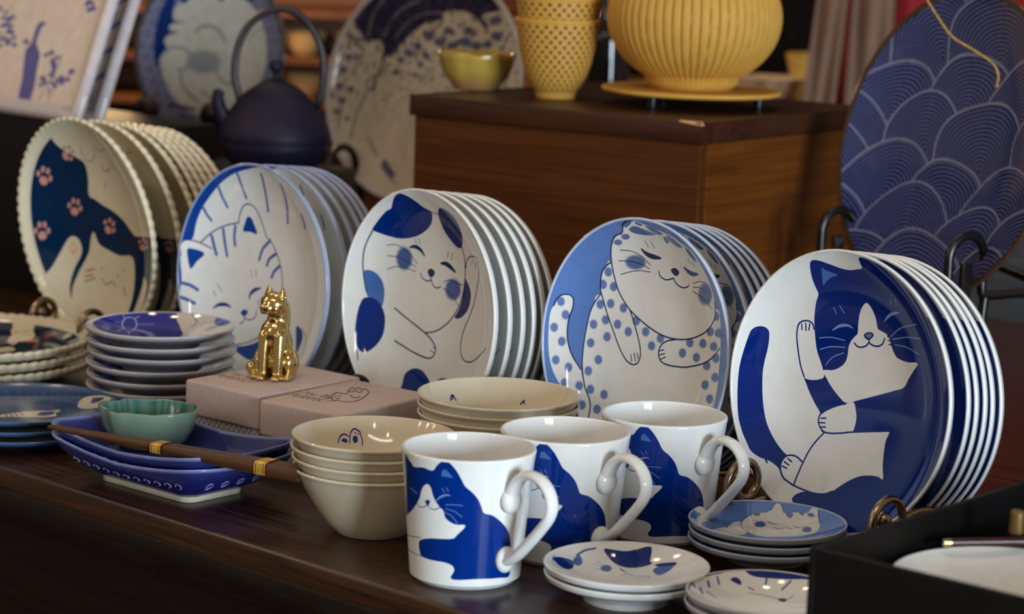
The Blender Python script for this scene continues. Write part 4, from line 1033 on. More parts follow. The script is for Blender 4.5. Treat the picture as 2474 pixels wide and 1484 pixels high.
dish_stack('dessert_plate', mF, (-.4602, 2.0293), 3, .0092, 'plate', ('top scalloped plate lying at the left edge, white cat on navy', '%s scalloped plate of the flat pile at the left edge'), 'flat scalloped plates', child=('scalloped_rim', rF))
def brushed(ct):
    r = np.hypot(ct[:, 0], ct[:, 1]); f = .5+.5*np.sin(r*900+2*np.sin(r*310)); a = np.array(lin(44, 70, 112)); b = np.array(lin(62, 90, 134)); return a+(b-a)*f[:, None]
dish_stack('fish_plate', dish_mesh('fish_plate', .0747, .0116, .0075, 4, ART['H'], PAL['bluH'], M['glazed'], .04, lin(66, 92, 126), lin(30, 62, 92), .0026, brushed), (-.3752, 1.8153), 3, .0075, 'plate', ('top slate blue plate with pale fish drawings', '%s slate blue plate under the fish drawing plate'), 'slate blue fish plates')

# ------------------------------------------------------------------ gift boxes with the gold cat on top
def lattice(name):
    """grey and white woven diamonds printed on the box sides"""
    m, nt, b = nmat(name); tc = N(nt, 'ShaderNodeTexCoord'); sp = N(nt, 'ShaderNodeSeparateXYZ'); nt.links.new(tc.outputs['Object'], sp.inputs[0])
    def mth(op, a, bb=None):
        n = N(nt, 'ShaderNodeMath', operation=op)
        for i, v in enumerate((a, bb)):
            if v is None: continue
            if hasattr(v, 'is_output'): nt.links.new(v, n.inputs[i])
            else: n.inputs[i].default_value = v
        return n.outputs[0]
    u = mth('MULTIPLY', mth('ADD', sp.outputs[0], sp.outputs[1]), 185.0); v = mth('MULTIPLY', sp.outputs[2], 185.0)
    fu = mth('ABSOLUTE', mth('SUBTRACT', mth('FRACT', u), .5)); fv = mth('ABSOLUTE', mth('SUBTRACT', mth('FRACT', v), .5))
    d = mth('ADD', fu, fv); w = mth('ABSOLUTE', mth('SUBTRACT', mth('FRACT', mth('MULTIPLY', d, 2.0)), .5))
    c = mixc(nt, ramp(nt, w, .16, .3), lin(196, 190, 184), lin(98, 98, 106)); nt.links.new(c, b.inputs['Base Color']); b.inputs['Roughness'].default_value = .6
    return m
M['lattice'] = lattice('diamond_print_paper')
def text_mesh(s, size, shear, mat, name):
    cu = bpy.data.curves.new(name, 'FONT'); cu.body = s; cu.size = size; cu.shear = shear; cu.extrude = .00006; cu.space_character = 1.02
    t = bpy.data.objects.new(name, cu); C.objects.link(t); dg = bpy.context.evaluated_depsgraph_get(); dg.update()
    me = bpy.data.meshes.new_from_object(t.evaluated_get(dg)); bpy.data.objects.remove(t); me.materials.clear(); me.materials.append(mat); me.name = name; return me
t1 = text_mesh('You Are', .0135, .35, M['foil'], 'lettering_small'); t2 = text_mesh('PURRFECT', .0145, .3, M['foil'], 'lettering_large')
def gift_box(fx, fy, rot, w, dp, label, art):
    c, s = math.cos(rot), math.sin(rot); o = empty('gift_box', (fx-w*c, fy-w*s, 0), rot); tag(o, label, 'gift box', 'pink gift boxes')
    link('box_base', boxm(.0018, .0018, 0, w-.0018, dp-.0018, .036, .001, 2, 'box_base', M['lattice']), o)
    lid = link('lid', boxm(0, 0, .0285, w, dp, .055, .0022, 3, 'lid', M['lid']), o)
    a = link('lettering', t1, lid, (.004, .0385, .05502)); b = link('lettering', t2, lid, (.003, .0255, .05502)); a.scale = (.62, 1, 1); b.scale = (.56, 1, 1)
    if art:
        mb = MB(); z = .0552
        for pts in ([(0.0417, 0.0382), (0.0497, 0.0381), (0.0531, 0.0457), (0.0478, 0.0615), (0.0394, 0.0765), (0.0302, 0.0846), (0.0286, 0.0807), (0.0238, 0.0845), (0.0236, 0.0799), (0.0199, 0.0805), (0.0241, 0.0717), (0.0311, 0.0615), (0.029, 0.0593), (0.0243, 0.0587), (0.0256, 0.0515), (0.0328, 0.0417), (0.0398, 0.0363), (0.0417, 0.0382)] , [(0.0304, 0.0478), (0.0305, 0.05)] , [(0.0329, 0.0504), (0.033, 0.0526)] , [(0.0271, 0.0465), (0.023, 0.0466)] , [(0.0319, 0.0409), (0.0308, 0.0376)] , [(0.0356, 0.0596), (0.0446, 0.0539), (0.0455, 0.0591)] , [(0.0363, 0.0432), (0.039, 0.0418), (0.037, 0.0461)] , [(0.0241, 0.0717), (0.0298, 0.0688), (0.0276, 0.0752), (0.0342, 0.0711), (0.0334, 0.0769)] ):
            tube(crv([(x, y, z) for x, y in pts], max(8, len(pts)*5)), .0004, 5, mb=mb)
        link('cat_line_drawing', mb.mesh('cat_line_drawing', M['foil']), lid)
    return o
gift_box(-.183, 1.737, R_(-40), .08, .108, 'dusty pink gift box under the gold cat figurine', False)
gift_box(-.118, 1.677, R_(-36), .078, .108, 'dusty pink gift box with gold cat drawing, nearest the cream bowls', True)

def gold_cat():
    bm = bmesh.new()
    def ell(c, r, rot=None):
        q = bmesh.ops.create_icosphere(bm, subdivisions=3, radius=1)['verts']
        for v in q:
            p = Vector((v.co.x*r[0], v.co.y*r[1], v.co.z*r[2]))
            if rot: p = rot @ p
            v.co = p+Vector(c)
    def limb(pts, rs, n=14):
        P = crv(pts, n); rr = np.interp(np.linspace(0, 1, n), np.linspace(0, 1, len(rs)), rs)
        for p, r in zip(P, rr): ell(p, (r, r, r))
    ell((0, .006, .012), (.0145, .015, .0125)); ell((-.0118, .001, .0115), (.0058, .0105, .0112)); ell((.0118, .001, .0115), (.0058, .0105, .0112))
    ell((0, .0035, .025), (.0118, .0115, .016)); ell((0, -.0025, .0345), (.0114, .0108, .0128)); limb([(0, .001, .038), (.0015, .0015, .046), (.0015, .001, .054)], (.0098, .0088, .0086))
    H = Matrix.Rotation(R_(-26), 3, 'Z'); hc = Vector((-.001, -.003, .0572))
    hp = lambda x, y, z: hc+H @ Vector((x, y, z))
    ell(hc, (.0104, .0104, .0092), H); ell(hp(0, -.007, -.0022), (.0062, .0058, .0045), H); ell(hp(0, -.0118, -.0012), (.0026, .0022, .0018), H); ell(hp(0, -.0095, -.005), (.0038, .0034, .0022), H)
    ell(hp(-.0055, -.0045, -.0025), (.004, .0038, .004), H); ell(hp(.0055, -.0045, -.0025), (.004, .0038, .004), H)
    for sx in (-1, 1):
        for k in range(8):
            t = k/7; ell(hp(sx*(.0068+.0012*t), .0016, .0058+.0068*t), (.0042*(1-t)+.0006, .0021*(1-t)+.0007, .002), H)
        limb([(sx*.0056, -.0085, .033), (sx*.006, -.0108, .018), (sx*.0058, -.0125, .003)], (.0052, .0044, .0038), 16)
        ell((sx*.0058, -.0152, .0026), (.0039, .0048, .0027)); ell((sx*.0128, -.009, .0028), (.0042, .0068, .003))
        for j in (-1, 0, 1): ell((sx*.0058+j*.0021, -.0188, .0021), (.0012, .0016, .0018)); ell((sx*.0128+j*.0021, -.0146, .0022), (.0012, .0016, .0018))
    limb([(-.004, .017, .006), (-.013, .013, .0055), (-.018, .005, .006), (-.0175, -.002, .0068)], (.004, .0048, .0052, .0056), 18)
    me = bpy.data.meshes.new('cat_figurine'); bm.to_mesh(me); bm.free(); me.materials.append(M['gold'])
    o = link('cat_figurine', me); r = o.modifiers.new('remesh', 'REMESH'); r.mode = 'VOXEL'; r.voxel_size = .00055; r.use_smooth_shade = True
    s = o.modifiers.new('smooth', 'SMOOTH'); s.factor = .5; s.iterations = 7
    return o
gc = gold_cat(); gc.location = (-.1781, 1.807, .055); gc.rotation_euler = (0, 0, R_(-14)); gc.scale = (1.0, 1.0, 1.0); tag(gc, 'polished gold cat figurine sitting on the pink gift box', 'figurine')

# ------------------------------------------------------------------ indigo trays, chopsticks, leaf bowl
IND = lin(46, 50, 108); INL = lin(120, 130, 178); IND2 = lin(30, 34, 100)
def rrect(a, b, r, n=8):
    P = []
    for sx, sy, t0 in ((1, 1, 0), (-1, 1, 90), (-1, -1, 180), (1, -1, 270)):
        for t in np.linspace(t0, t0+90, n): P.append((sx*(a-r)+r*math.cos(R_(t)), sy*(b-r)+r*math.sin(R_(t))))
    Q = np.array(P); out = []
    for i in range(len(Q)):   # add points along the long sides
        p, q = Q[i], Q[(i+1) % len(Q)]; L = np.linalg.norm(q-p); k = max(1, int(L/.008)); out += [p+(q-p)*j/k for j in range(k)]
    return np.array(out)
def make_tray():
    A, B = .083, .05; lift = lambda x, y, w: w*(.0065*(abs(x)/A)**2.2+.0035*(abs(y)/B)**2*(abs(x)/A))
    base = rrect(A, B, .016); n = len(base)
    lv = [(.55, .5, .0006, 0, CR), (.56, .51, .0, 0, CR), (.585, .54, .0004, 0, CR), (.59, .545, .004, 0, CR), (.62, .58, .0055, .1, IND2), (.78, .76, .010, .4, IND2), (.92, .91, .0165, .8, IND2), (.985, .985, .0215, 1, IND), (1.0, 1.0, .0235, 1, INL), (.995, .99, .0247, 1, INL), (.975, .965, .0243, 1, INL), (.95, .935, .0225, 1, IND), (.88, .85, .0165, .8, IND), (.8, .75, .012, .5, IND), (.74, .68, .0102, .3, IND)]
    mb = MB(); V = []; col = []
    for sx, sy, z, w, c in lv:
        for p in base: x, y = p[0]*sx, p[1]*sy; V.append((x, y, z+lift(x, y, w))); col.append(c)
    F = [(i*n+j, i*n+(j+1) % n, (i+1)*n+(j+1) % n, (i+1)*n+j) for i in range(len(lv)-1) for j in range(n)]
    F.append(tuple(range(n))[::-1])
    mb.add(V, F, np.array(col))
    hull = base*np.array((.74, .68)); a, b = A*.74, B*.68
    gx, gy = np.meshgrid(np.linspace(-a*.9, a*.9, 22), np.linspace(-b*.85, b*.85, 12)); grid = np.stack([gx.ravel(), gy.ravel()], 1); grid = grid[in_poly(grid, hull*.97)]
    PAL['asa'] = lin(110, 112, 160); PAL['tan'] = lin(170, 140, 100); sh = []
    for ix in range(-3, 4):
        for iy in range(-2, 3):
            cx = ix*.0175; cy = iy*.0202+(.0101 if ix % 2 else 0)
            if abs(cx) > a-.006 or abs(cy) > b-.006: continue
            for k in range(6):
                t = R_(60*k+30); t2 = R_(60*k); sh.append(('s', 'asa', .5, [(cx+.001*math.cos(t), cy+.001*math.sin(t)), (cx+.0096*math.cos(t), cy+.0096*math.sin(t))]))
                sh.append(('s', 'asa', .4, [(cx+.001*math.cos(t2), cy+.001*math.sin(t2)), (cx+.0058*math.cos(t2), cy+.0058*math.sin(t2))]))
    sh.append(('p', 'tan', 0, [(-.012, -.020), (.004, -.026), (.02, -.022), (.014, -.012), (-.004, -.010)]))  # tan patch is a reflection painted into the tray floor
    Vp, Fp, cc = cdt_paint(grid, hull, sh, IND); z = np.array([.0102+lift(x, y, .3) for x, y in Vp]); mb.add(np.column_stack([Vp, z]), Fp, cornercol=cc)
    root = empty('serving_tray'); link('tray_body', mb.mesh('tray_body', M['glazed'], custom=False), root)
    rb = MB()
    for side in range(4):
        L = A if side % 2 == 0 else B; m = 11 if side % 2 == 0 else 5
        for k in range(m):
            s = (k-(m-1)/2)*L*1.45/m; pts = []
            for t in np.linspace(0, 4.4, 14):
                q = .0042*(1-t/7); u = s+q*math.sin(t)*1.15; hgt = .0118+.0040*(1-math.cos(t))*(1-t/9)*.62
                f = .78+(hgt-.010)/(.0065)*.135; w = (hgt-.010)/.0065*.4+.4
                x, y = (u, -B*(f-.02)-.0004) if side % 2 == 0 else (A*f+.0004, u)
                if side == 2: y = -y
                if side == 3: x = -x
                pts.append((x, y, hgt+lift(x, y, w)))
            tube(pts, .00045, 5, INL, rb)
    link('relief_scrolls', rb.mesh('relief_scrolls', M['glazed']), root); root.children[-1]['kind'] = 'stuff'
    return root
tr = make_tray(); TRZ = R_(-41)
for i, z in enumerate((0, .0082)):
    o = tr if i == 0 else copy_tree(tr); o.location = (-.2378, 1.6765, z); o.rotation_euler = (0, 0, TRZ+(0, .012)[i])
    tag(o, ('lower indigo serving tray resting on the table', 'upper indigo serving tray with star pattern under the chopsticks')[i], 'tray', 'indigo serving trays')
cs = empty('chopstick_pair', (-.324, 1.6741, .0405), math.atan2(-.1276, .2014)); tag(cs, 'pair of dark wooden chopsticks bound with two gold bands', 'chopsticks')
LEN = .226
for k, oy in enumerate((-.0036, .0036)):
    V = []; n = 24
    for i in range(n):
        t = i/(n-1); x = t*LEN; h = .0013+.0034*min(1, t*1.15)**.8
        for j in range(12):
            a = 2*math.pi*j/12; sq = 1/max(abs(math.cos(a)), abs(math.sin(a)))**.75; fl_ = 1-.05*(j % 2); V.append((x, oy*(.3+.7*min(1, t*1.15)) + h*.96*math.cos(a)*sq*fl_, h*math.sin(a)*sq*fl_+.0012*t))
    F = [(i*12+j, i*12+(j+1) % 12, (i+1)*12+(j+1) % 12, (i+1)*12+j) for i in range(n-1) for j in range(12)]+[tuple(range(12)), tuple(range((n-1)*12, n*12))[::-1]]
    F = [f[::-1] for f in F]
    link('chopstick', MB().add(V, F).mesh('chopstick', M['stick'], sharp=35), cs)
def band(x, w):
    h = .0013+.0034*min(1, x/LEN*1.15)**.8; mb = MB(); GL = lin(214, 178, 76); RD = lin(176, 52, 30)
    xs = [x, x+w*.12, x+w*.12, x+w*.2, x+w*.2, x+w*.8, x+w*.8, x+w*.88, x+w*.88, x+w]; cols = [GL, GL, RD, RD, GL, GL, RD, RD, GL, GL]
    Vb = []; Cb = []
    for xx, c in zip(xs, cols):
        for j in range(20):
            a = 2*math.pi*j/20; sq = 1/max(abs(math.cos(a)), abs(math.sin(a)))**.8; Vb.append((xx, (h+.0038)*1.02*math.cos(a)*sq, (h+.0005)*1.04*math.sin(a)*sq+.0012*x/LEN)); Cb.append(c)
    F = [((i+1)*20+j, (i+1)*20+(j+1) % 20, i*20+(j+1) % 20, i*20+j) for i in range(9) for j in range(20)]
    b = link('paper_band', mb.add(Vb, F, np.array(Cb)).mesh('paper_band', M['band'], sharp=35), cs); b['label'] = 'gold paper band with thin red stripes'
m_, nt_, b_ = nmat('gold_paper'); a_ = N(nt_, 'ShaderNodeAttribute'); a_.attribute_name = 'paint'; nt_.links.new(mixc(nt_, 1, a_.outputs['Color'], ramp(nt_, noise(nt_, 300), .2, .8, (.85,)*3, (1.1,)*3), 'MULTIPLY'), b_.inputs['Base Color']); b_.inputs['Metallic'].default_value = .5; b_.inputs['Roughness'].default_value = .3; M['band'] = m_
band(.099, .0092); band(.1905, .0095)

def leaf_bowl():
    GR = np.array(lin(122, 148, 130)); DK = np.array(lin(46, 104, 98)); mb = MB(); n = 96
    def rad(t):  # leaf: longer left-right, pinched at the left into a little stem lobe
        d = np.abs((t-math.pi+math.pi) % (2*math.pi)-math.pi); r = ((np.abs(np.cos(t))/.035)**2.4+(np.abs(np.sin(t))/.027)**2.4)**(-1/2.4)
        return r*(1+.003*np.sin(5*t)-.09*np.exp(-((d-.5)/.14)**2)+.08*np.exp(-(d/.22)**2))
    t = np.linspace(0, 2*np.pi, n, endpoint=False); r0 = rad(t); wav = .0003*np.sin(6*t)+.00015*np.sin(13*t+2)+.0015*np.exp(-((t-math.pi)/.4)**2)
    lv = [(.02, .001), (.5, .0012), (.54, 0), (.58, .0003), (.6, .002), (.76, .006), (.9, .014), (.97, .0225), (1.0, .0285), (.985, .0298), (.955, .0288), (.9, .02), (.78, .0105), (.5, .006), (.02, .0052)]
    V = []; col = []
    for i, (f, z) in enumerate(lv):
        w = min(1, z/.028); V += list(np.stack([f*r0*np.cos(t), f*r0*np.sin(t), z+wav*w], 1)); inside = i >= 10
        for tt in t:
            k = .5+.5*math.sin(24*tt+3*math.sin(5*tt)); col.append(GR*.9 if not inside else (DK*(1-.55*k*min(1, z/.02))+GR*.55*k*min(1, z/.02)))
    F = [(i*n+j, i*n+(j+1) % n, (i+1)*n+(j+1) % n, (i+1)*n+j) for i in range(len(lv)-1) for j in range(n)]
    mb.add(V, F, np.array(col)); return mb.mesh('leaf_bowl', M['glazed'], custom=False)
lb = link('leaf_bowl', leaf_bowl(), None, (-.259, 1.712, .0195), R_(-4)); tag(lb, 'sea green leaf shaped bowl standing on the indigo tray', 'bowl')

# ------------------------------------------------------------------ yellow tea set on the display box
YE = lin(198, 148, 62); YD = lin(70, 58, 14); ZT = .2382
M['yellow'] = glaze('yellow_painted_iron', .62, .08)
def dotted(name):
    m, nt, b = nmat(name); uv = N(nt, 'ShaderNodeUVMap'); sp = N(nt, 'ShaderNodeSeparateXYZ'); nt.links.new(uv.outputs[0], sp.inputs[0])
    def mth(op, a, bb=None):
        n = N(nt, 'ShaderNodeMath', operation=op)
        for i, v in enumerate((a, bb)):
            if v is None: continue
            if hasattr(v, 'is_output'): nt.links.new(v, n.inputs[i])
            else: n.inputs[i].default_value = v
        return n.outputs[0]
    a = mth('MULTIPLY', sp.outputs[0], 2*math.pi*27); c = mth('MULTIPLY', sp.outputs[1], 2*math.pi*108)
    p = mth('MULTIPLY', mth('COSINE', a), mth('COSINE', c))
    hole = ramp(nt, p, .3, .5); at = N(nt, 'ShaderNodeAttribute'); at.attribute_name = 'paint'; sep = N(nt, 'ShaderNodeSeparateColor'); nt.links.new(at.outputs['Color'], sep.inputs[0])
    msk = mth('GREATER_THAN', sep.outputs[0], .1); f = N(nt, 'ShaderNodeMath', operation='MULTIPLY'); nt.links.new(hole, f.inputs[0]); nt.links.new(msk, f.inputs[1])
    nt.links.new(mixc(nt, f.outputs[0], YE, lin(52, 42, 10)), b.inputs['Base Color']); b.inputs['Roughness'].default_value = .6
    inv = mth('SUBTRACT', 1.0, f.outputs[0]); bump(nt, b, inv, .7, .0012); return m
M['dots'] = dotted('yellow_dotted_iron')
def cup_mesh():
    h = .074; P = [(.0005, .0012), (.0155, .0012), (.0165, 0), (.018, .0003), (.0185, .004), (.0195, .0065), (.0235, .0115), (.028, .02), (.0325, .033), (.0358, .048), (.038, .062), (.0392, .0705)]
    mb = MB(); lathe(P[:6], 64, (.05, .05, .05), mb); lathe(P[5:], 96, (.2, .2, .2), mb)
    lathe([P[-1], (.0402, .072), (.0402, .0735), (.0392, .0748), (.038, .074), (.036, .06), (.03, .03), (.02, .012), (.0005, .008)], 64, (.05, .05, .05), mb); return mb.mesh('tea_cup', M['dots'])
cm_ = cup_mesh()
for i, lab in enumerate(('lowest yellow dotted cup standing on the walnut box', 'second yellow dotted cup, nested in the lowest one', 'third yellow dotted cup, topmost in view')):
    tag(link('tea_cup', cm_, None, (.0335, 2.265, ZT+i*.0205), .3*i), lab, 'cup', 'yellow dotted cups')
og = link('tea_bowl', lathe([(.0005, .0015), (.019, .0015), (.0215, 0), (.0225, .0012), (.0245, .005), (.0305, .012), (.0345, .021), (.0365, .031), (.037, .0345), (.0362, .0358), (.035, .0345), (.033, .022), (.024, .01), (.0005, .0065)], 72, mb=MB(), ring=lambda t, r, z: (r*(1+.012*np.sin(5*t)+.008*np.sin(11*t)), z+np.clip((z-.02)/.015, 0, 1)*(.0011*np.sin(6*t+1)+.0006*np.sin(13*t))), colf=lambda x, y, z: lin(166, 122, 82) if z < .006 else lin(164, 138, 62)).mesh('tea_bowl', M['glazed'], custom=False), None, (-.0425, 2.343, ZT)); tag(og, 'small ochre stoneware bowl with a bare clay foot', 'bowl')
TX, TY = .1578, 2.2315
tv = empty('trivet', (TX, TY, ZT)); tag(tv, 'round yellow iron trivet under the ribbed teapot', 'trivet')
link('trivet_plate', lathe([(.0005, .0112), (.074, .0112), (.0805, .0118), (.0826, .0135), (.0828, .0152), (.0815, .0165), (.077, .0162), (.072, .0152), (.0005, .015)], 96, YE).mesh('trivet_plate', M['yellow']), tv)
for k in range(3):
    a = R_(-128+120*k); link('foot', lathe([(.0005, 0), (.0038, 0), (.0046, .001), (.0052, .0112), (.0005, .0114)], 20).mesh('foot', M['blackwire'], sharp=30), tv, (.062*math.cos(a), .062*math.sin(a), 0))
NR = 58
def rib(t, r, z):
    s = np.abs(np.cos(t*NR/2)); k = np.clip((z-.006)/.006, 0, 1)*np.clip((.128-z)/.004, 0, 1); return r-(1-np.clip(s*3.2, 0, 1))*.0022*k+.0006*k*(s-.5), z
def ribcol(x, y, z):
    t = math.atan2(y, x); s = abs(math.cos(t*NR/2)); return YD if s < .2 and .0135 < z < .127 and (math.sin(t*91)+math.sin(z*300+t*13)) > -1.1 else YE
pot = empty('ribbed_teapot', (TX, TY, ZT+.0153)); tag(pot, 'round ribbed yellow iron teapot on the yellow trivet', 'teapot')
pr = [(.0005, .001), (.034, .001), (.0365, 0), (.038, .0015), (.0395, .004), (.0425, .0065)]+[(.08*math.cos(a), .066+.0645*math.sin(a)) for a in np.linspace(-1.0, 1.05, 30)]+[(.034, .128), (.033, .13)]
link('pot_body', lathe(pr, NR*12, ring=rib, colf=ribcol).mesh('pot_body', M['yellow'], custom=False), pot)
ld = link('pot_lid', lathe([(.0335, .129), (.034, .131), (.028, .1345), (.014, .1375), (.0005, .138)], 64, YE).mesh('pot_lid', M['yellow']), pot)
link('lid_knob', lathe([(.004, .137), (.0035, .14), (.007, .143), (.0085, .147), (.007, .151), (.0005, .1525)], 32, YE).mesh('lid_knob', M['yellow']), ld)
link('spout', tube(crv([(-.05, .055, .085), (-.066, .072, .1), (-.074, .08, .122)], 16), np.linspace(.012, .006, 16), 16, YE).mesh('spout', M['yellow']), pot)
link('pot_handle', tube(crv([(.062, 0, .11), (.066, 0, .155), (.04, 0, .198), (0, 0, .212), (-.04, 0, .198), (-.066, 0, .155), (-.062, 0, .11)], 40), .0042, 12).mesh('pot_handle', M['blackwire']), pot)

# ------------------------------------------------------------------ purple iron teapot on a black block, large dishes behind
blk = link('display_block', boxm(-.135, -.08, 0, .055, .07, .142, .002, 2, 'display_block', M['black']), None, (-.235, 2.44, 0), R_(-12)); tag(blk, 'black display block under the purple iron teapot', 'block')
ip = empty('iron_teapot', (-.2435, 2.42, .142)); tag(ip, 'purple cast iron teapot with tall arched handle', 'teapot')
link('pot_body', lathe([(.0005, .001), (.034, .001), (.036, 0), (.038, .002), (.043, .007), (.0505, .0155), (.0545, .024), (.0552, .0285), (.0545, .033), (.0565, .0345), (.0556, .041), (.0525, .0505), (.0465, .0605), (.0395, .0695), (.032, .0775), (.03, .0785)], 80).mesh('pot_body', M['iron']), ip)
ld = link('pot_lid', lathe([(.031, .077), (.0312, .0792), (.025, .0838), (.015, .0898), (.008, .0935), (.0005, .095)], 64).mesh('pot_lid', M['iron']), ip)
link('lid_knob', lathe([(.0035, .094), (.003, .0985), (.0052, .101), (.0074, .105), (.0074, .1085), (.005, .1118), (.0005, .1128)], 32).mesh('lid_knob', M['iron']), ld)
link('spout', tube(crv([(-.046, -.006, .046), (-.054, -.007, .06), (-.057, -.0075, .072), (-.0555, -.0075, .08)], 16), np.linspace(.0095, .0055, 16), 14).mesh('spout', M['iron']), ip)
link('pot_handle', tube(crv([(-.036, 0, .073), (-.0415, 0, .098), (-.037, 0, .128), (-.022, 0, .152), (.003, 0, .163), (.026, 0, .155), (.043, 0, .13), (.0475, 0, .1), (.0435, 0, .07)], 60), .0038, 12).mesh('pot_handle', M['ironh']), ip)
for sx in (-.036, .043): link('handle_lug', ball((sx, 0, .0705), .0055, sc=(.7, 1, 1.1)).mesh('handle_lug', M['iron']), ip)

def fans(P, centres, rad, pitch, duty, dark, light, edge):
    """overlapping fans of concentric lines combed into the glaze"""
    col = np.tile(np.array(dark), (len(P), 1))
    for (cx, cy, rr) in centres:
        d = np.hypot(P[:, 0]-cx, (P[:, 1]-cy)*1.0); m = d < rr
        s = .5+.5*np.cos(2*np.pi*d[m]/pitch); f = np.clip((s-(1-duty))/.25, 0, 1)[:, None]
        c = np.array(dark)*(1-f)+np.array(light)*f; e = (d[m] > rr-pitch*.55)[:, None]; col[m] = np.where(e, np.array(edge), c)
    return col
def grid_plate(name, R, step, d, p, colf, mat, rimcol, under, th=.005, relief=None):
    Ri = R-.004; k = int(Ri/step)+1; ax = np.arange(-k, k+1)*step; X, Y = np.meshgrid(ax, ax); idx = -np.ones(X.shape, int); ok = np.hypot(X, Y) < Ri; idx[ok] = np.arange(ok.sum())
    P = np.stack([X[ok], Y[ok]], 1); r = np.hypot(P[:, 0], P[:, 1]); z = -d*(1-(r/Ri)**p); sl = d*p*(r/Ri)**(p-1)/Ri; u = P/np.maximum(r, 1e-9)[:, None]
    q = np.stack([idx[:-1, :-1], idx[:-1, 1:], idx[1:, 1:], idx[1:, :-1]], -1).reshape(-1, 4); q = q[(q >= 0).all(1)]
    NN = np.stack([-sl*u[:, 0], -sl*u[:, 1], np.ones(len(r))], 1); NN /= np.linalg.norm(NN, axis=1)[:, None]; col = colf(P)
    mb = MB(); mb.add(np.column_stack([P, z]), q, col, NN)
    pr = [(Ri-step*2.5, -d*(1-((Ri-step*2.5)/Ri)**p)+.0003), (Ri, .0003), (R-.002, .0012), (R-.0005, .0006), (R, -.001), (R-.001, -.003), (R-.01, -d*.4-th), (R*.6, -d-th), (R*.55, -d-th-.003), (R*.52, -d-th-.003), (R*.5, -d-th), (.001, -d-th)]
    lathe(pr[::-1], 128, mb=mb, colf=lambda x, y, zz: rimcol if zz > -.0035 and math.hypot(x, y) > Ri-.008 else under); return mb.mesh(name, mat)
# right: deep blue dish of combed waves
cw = []
for row in range(8):
    for k in range(-3, 4):
        y = .14-row*.042+random.uniform(-.008, .008); x = k*.082+(.041 if row % 2 else 0)+random.uniform(-.012, .012); cw.append((x, y-.03, random.uniform(.05, .068)))
wv = grid_plate('wave_dish', .135, .0006, .016, 3, lambda P: fans(P+.0035*np.stack([np.sin(P[:, 1]*70), np.sin(P[:, 0]*55+1)], 1), cw, 0, .0036, .5, lin(8, 26, 86), lin(88, 95, 136), lin(128, 132, 160)), M['glazebg'], lin(70, 52, 40), lin(30, 40, 80))
o = link('serving_dish', wv); pose(o, (.3582, 2.0385, .2281), 59.2, 12); tag(o, 'large deep blue dish with combed wave pattern on a black stand', 'dish')
wire_stand('W', M['blackwire'], (-.098, .071), 'black wire easel with hoops holding the deep blue wave dish', .075, .004, .0185, .143, False, .24, ((.3582, 2.0385, .2281), 59.2, 12, .135), .028, True)
# left: cat face dish with wave rim
cT = []
for row in range(16):
    for k in range(-9, 10): cT.append((k*.0125+(.00625 if row % 2 else 0), .1-row*.0135-.004, .0098))
preT = prep(ART['T'])
def colT(P):
    r = np.hypot(P[:, 0], P[:, 1]); rim = fans(P, cT, 0, .0027, .45, lin(84, 86, 120), lin(150, 150, 172), lin(140, 140, 165))
    c = np.where((r < .0735)[:, None], np.array(lin(204, 200, 186)), rim); return paint_at(P, preT, c)[:, 0]
o = link('serving_dish', grid_plate('cat_face_dish', .104, .0009, .012, 4, colT, M['glazebg'], lin(90, 78, 76), lin(200, 196, 188))); pose(o, (-.3535, 2.749, .2385), 28, 6); tag(o, 'large round dish with smiling cat face and grey wave border', 'dish')
st = empty('dish_easel', (-.3518, 2.749, 0), R_(-28)); tag(st, 'dark wooden easel with round knob under the cat face dish', 'easel')
for sx in (-.045, .045):
    link('knob', ball((sx, -.057, .174), .0148).mesh('knob', M['knobw']), st); link('post', tube([(sx, -.045, 0), (sx, -.05, .165)], .006, 12).mesh('post', M['knobw']), st); link('ledge_peg', tube([(sx, -.05, .139), (sx, .03, .128)], .005, 10).mesh('ledge_peg', M['knobw']), st)
    link('back_leg', tube([(sx, .04, 0), (sx, .034, .3)], .006, 10).mesh('back_leg', M['knobw']), st)
link('cross_rail', tube([(-.045, .038, .126), (.045, .038, .126)], .005, 10).mesh('cross_rail', M['knobw']), st)
# centre: pale dish with brushed dark arcs
preU = prep(ART['U'])
def colU(P):
    n = len(P); g = np.zeros(n)
    for k in range(60):
        a = rng.uniform(0, 2*np.pi); f = rng.uniform(150, 900); g += np.sin((P[:, 0]*np.cos(a)+P[:, 1]*np.sin(a))*f+rng.uniform(0, 6.28))
    g /= 5.5; base = np.array(lin(196, 182, 162)); c = np.tile(base, (n, 1)); c = paint_at(P, preU, c)[:, 0]
    m = np.clip((g-.35)/.6, 0, 1)*np.clip((P[:, 1]+.06)/.1, 0, 1)*.75; return c*(1-m[:, None])+np.array(lin(60, 58, 80))*m[:, None]
o = link('serving_dish', grid_plate('brushed_dish', .133, .0011, .014, 4, colU, M['glazebg'], lin(190, 184, 182), lin(196, 190, 180))); pose(o, (-.1083, 2.6666, .2156), 34, 12); tag(o, 'large pale dish with dark brushed arcs and speckles behind the ochre bowl', 'dish')
wire_stand('U', M['blackwire'], (-.074, .07), 'black scroll stand holding the pale brushed dish', .075, .0042, .034, .118, False, .24, ((-.1083, 2.6666, .2156), 34, 12, .133), .04)
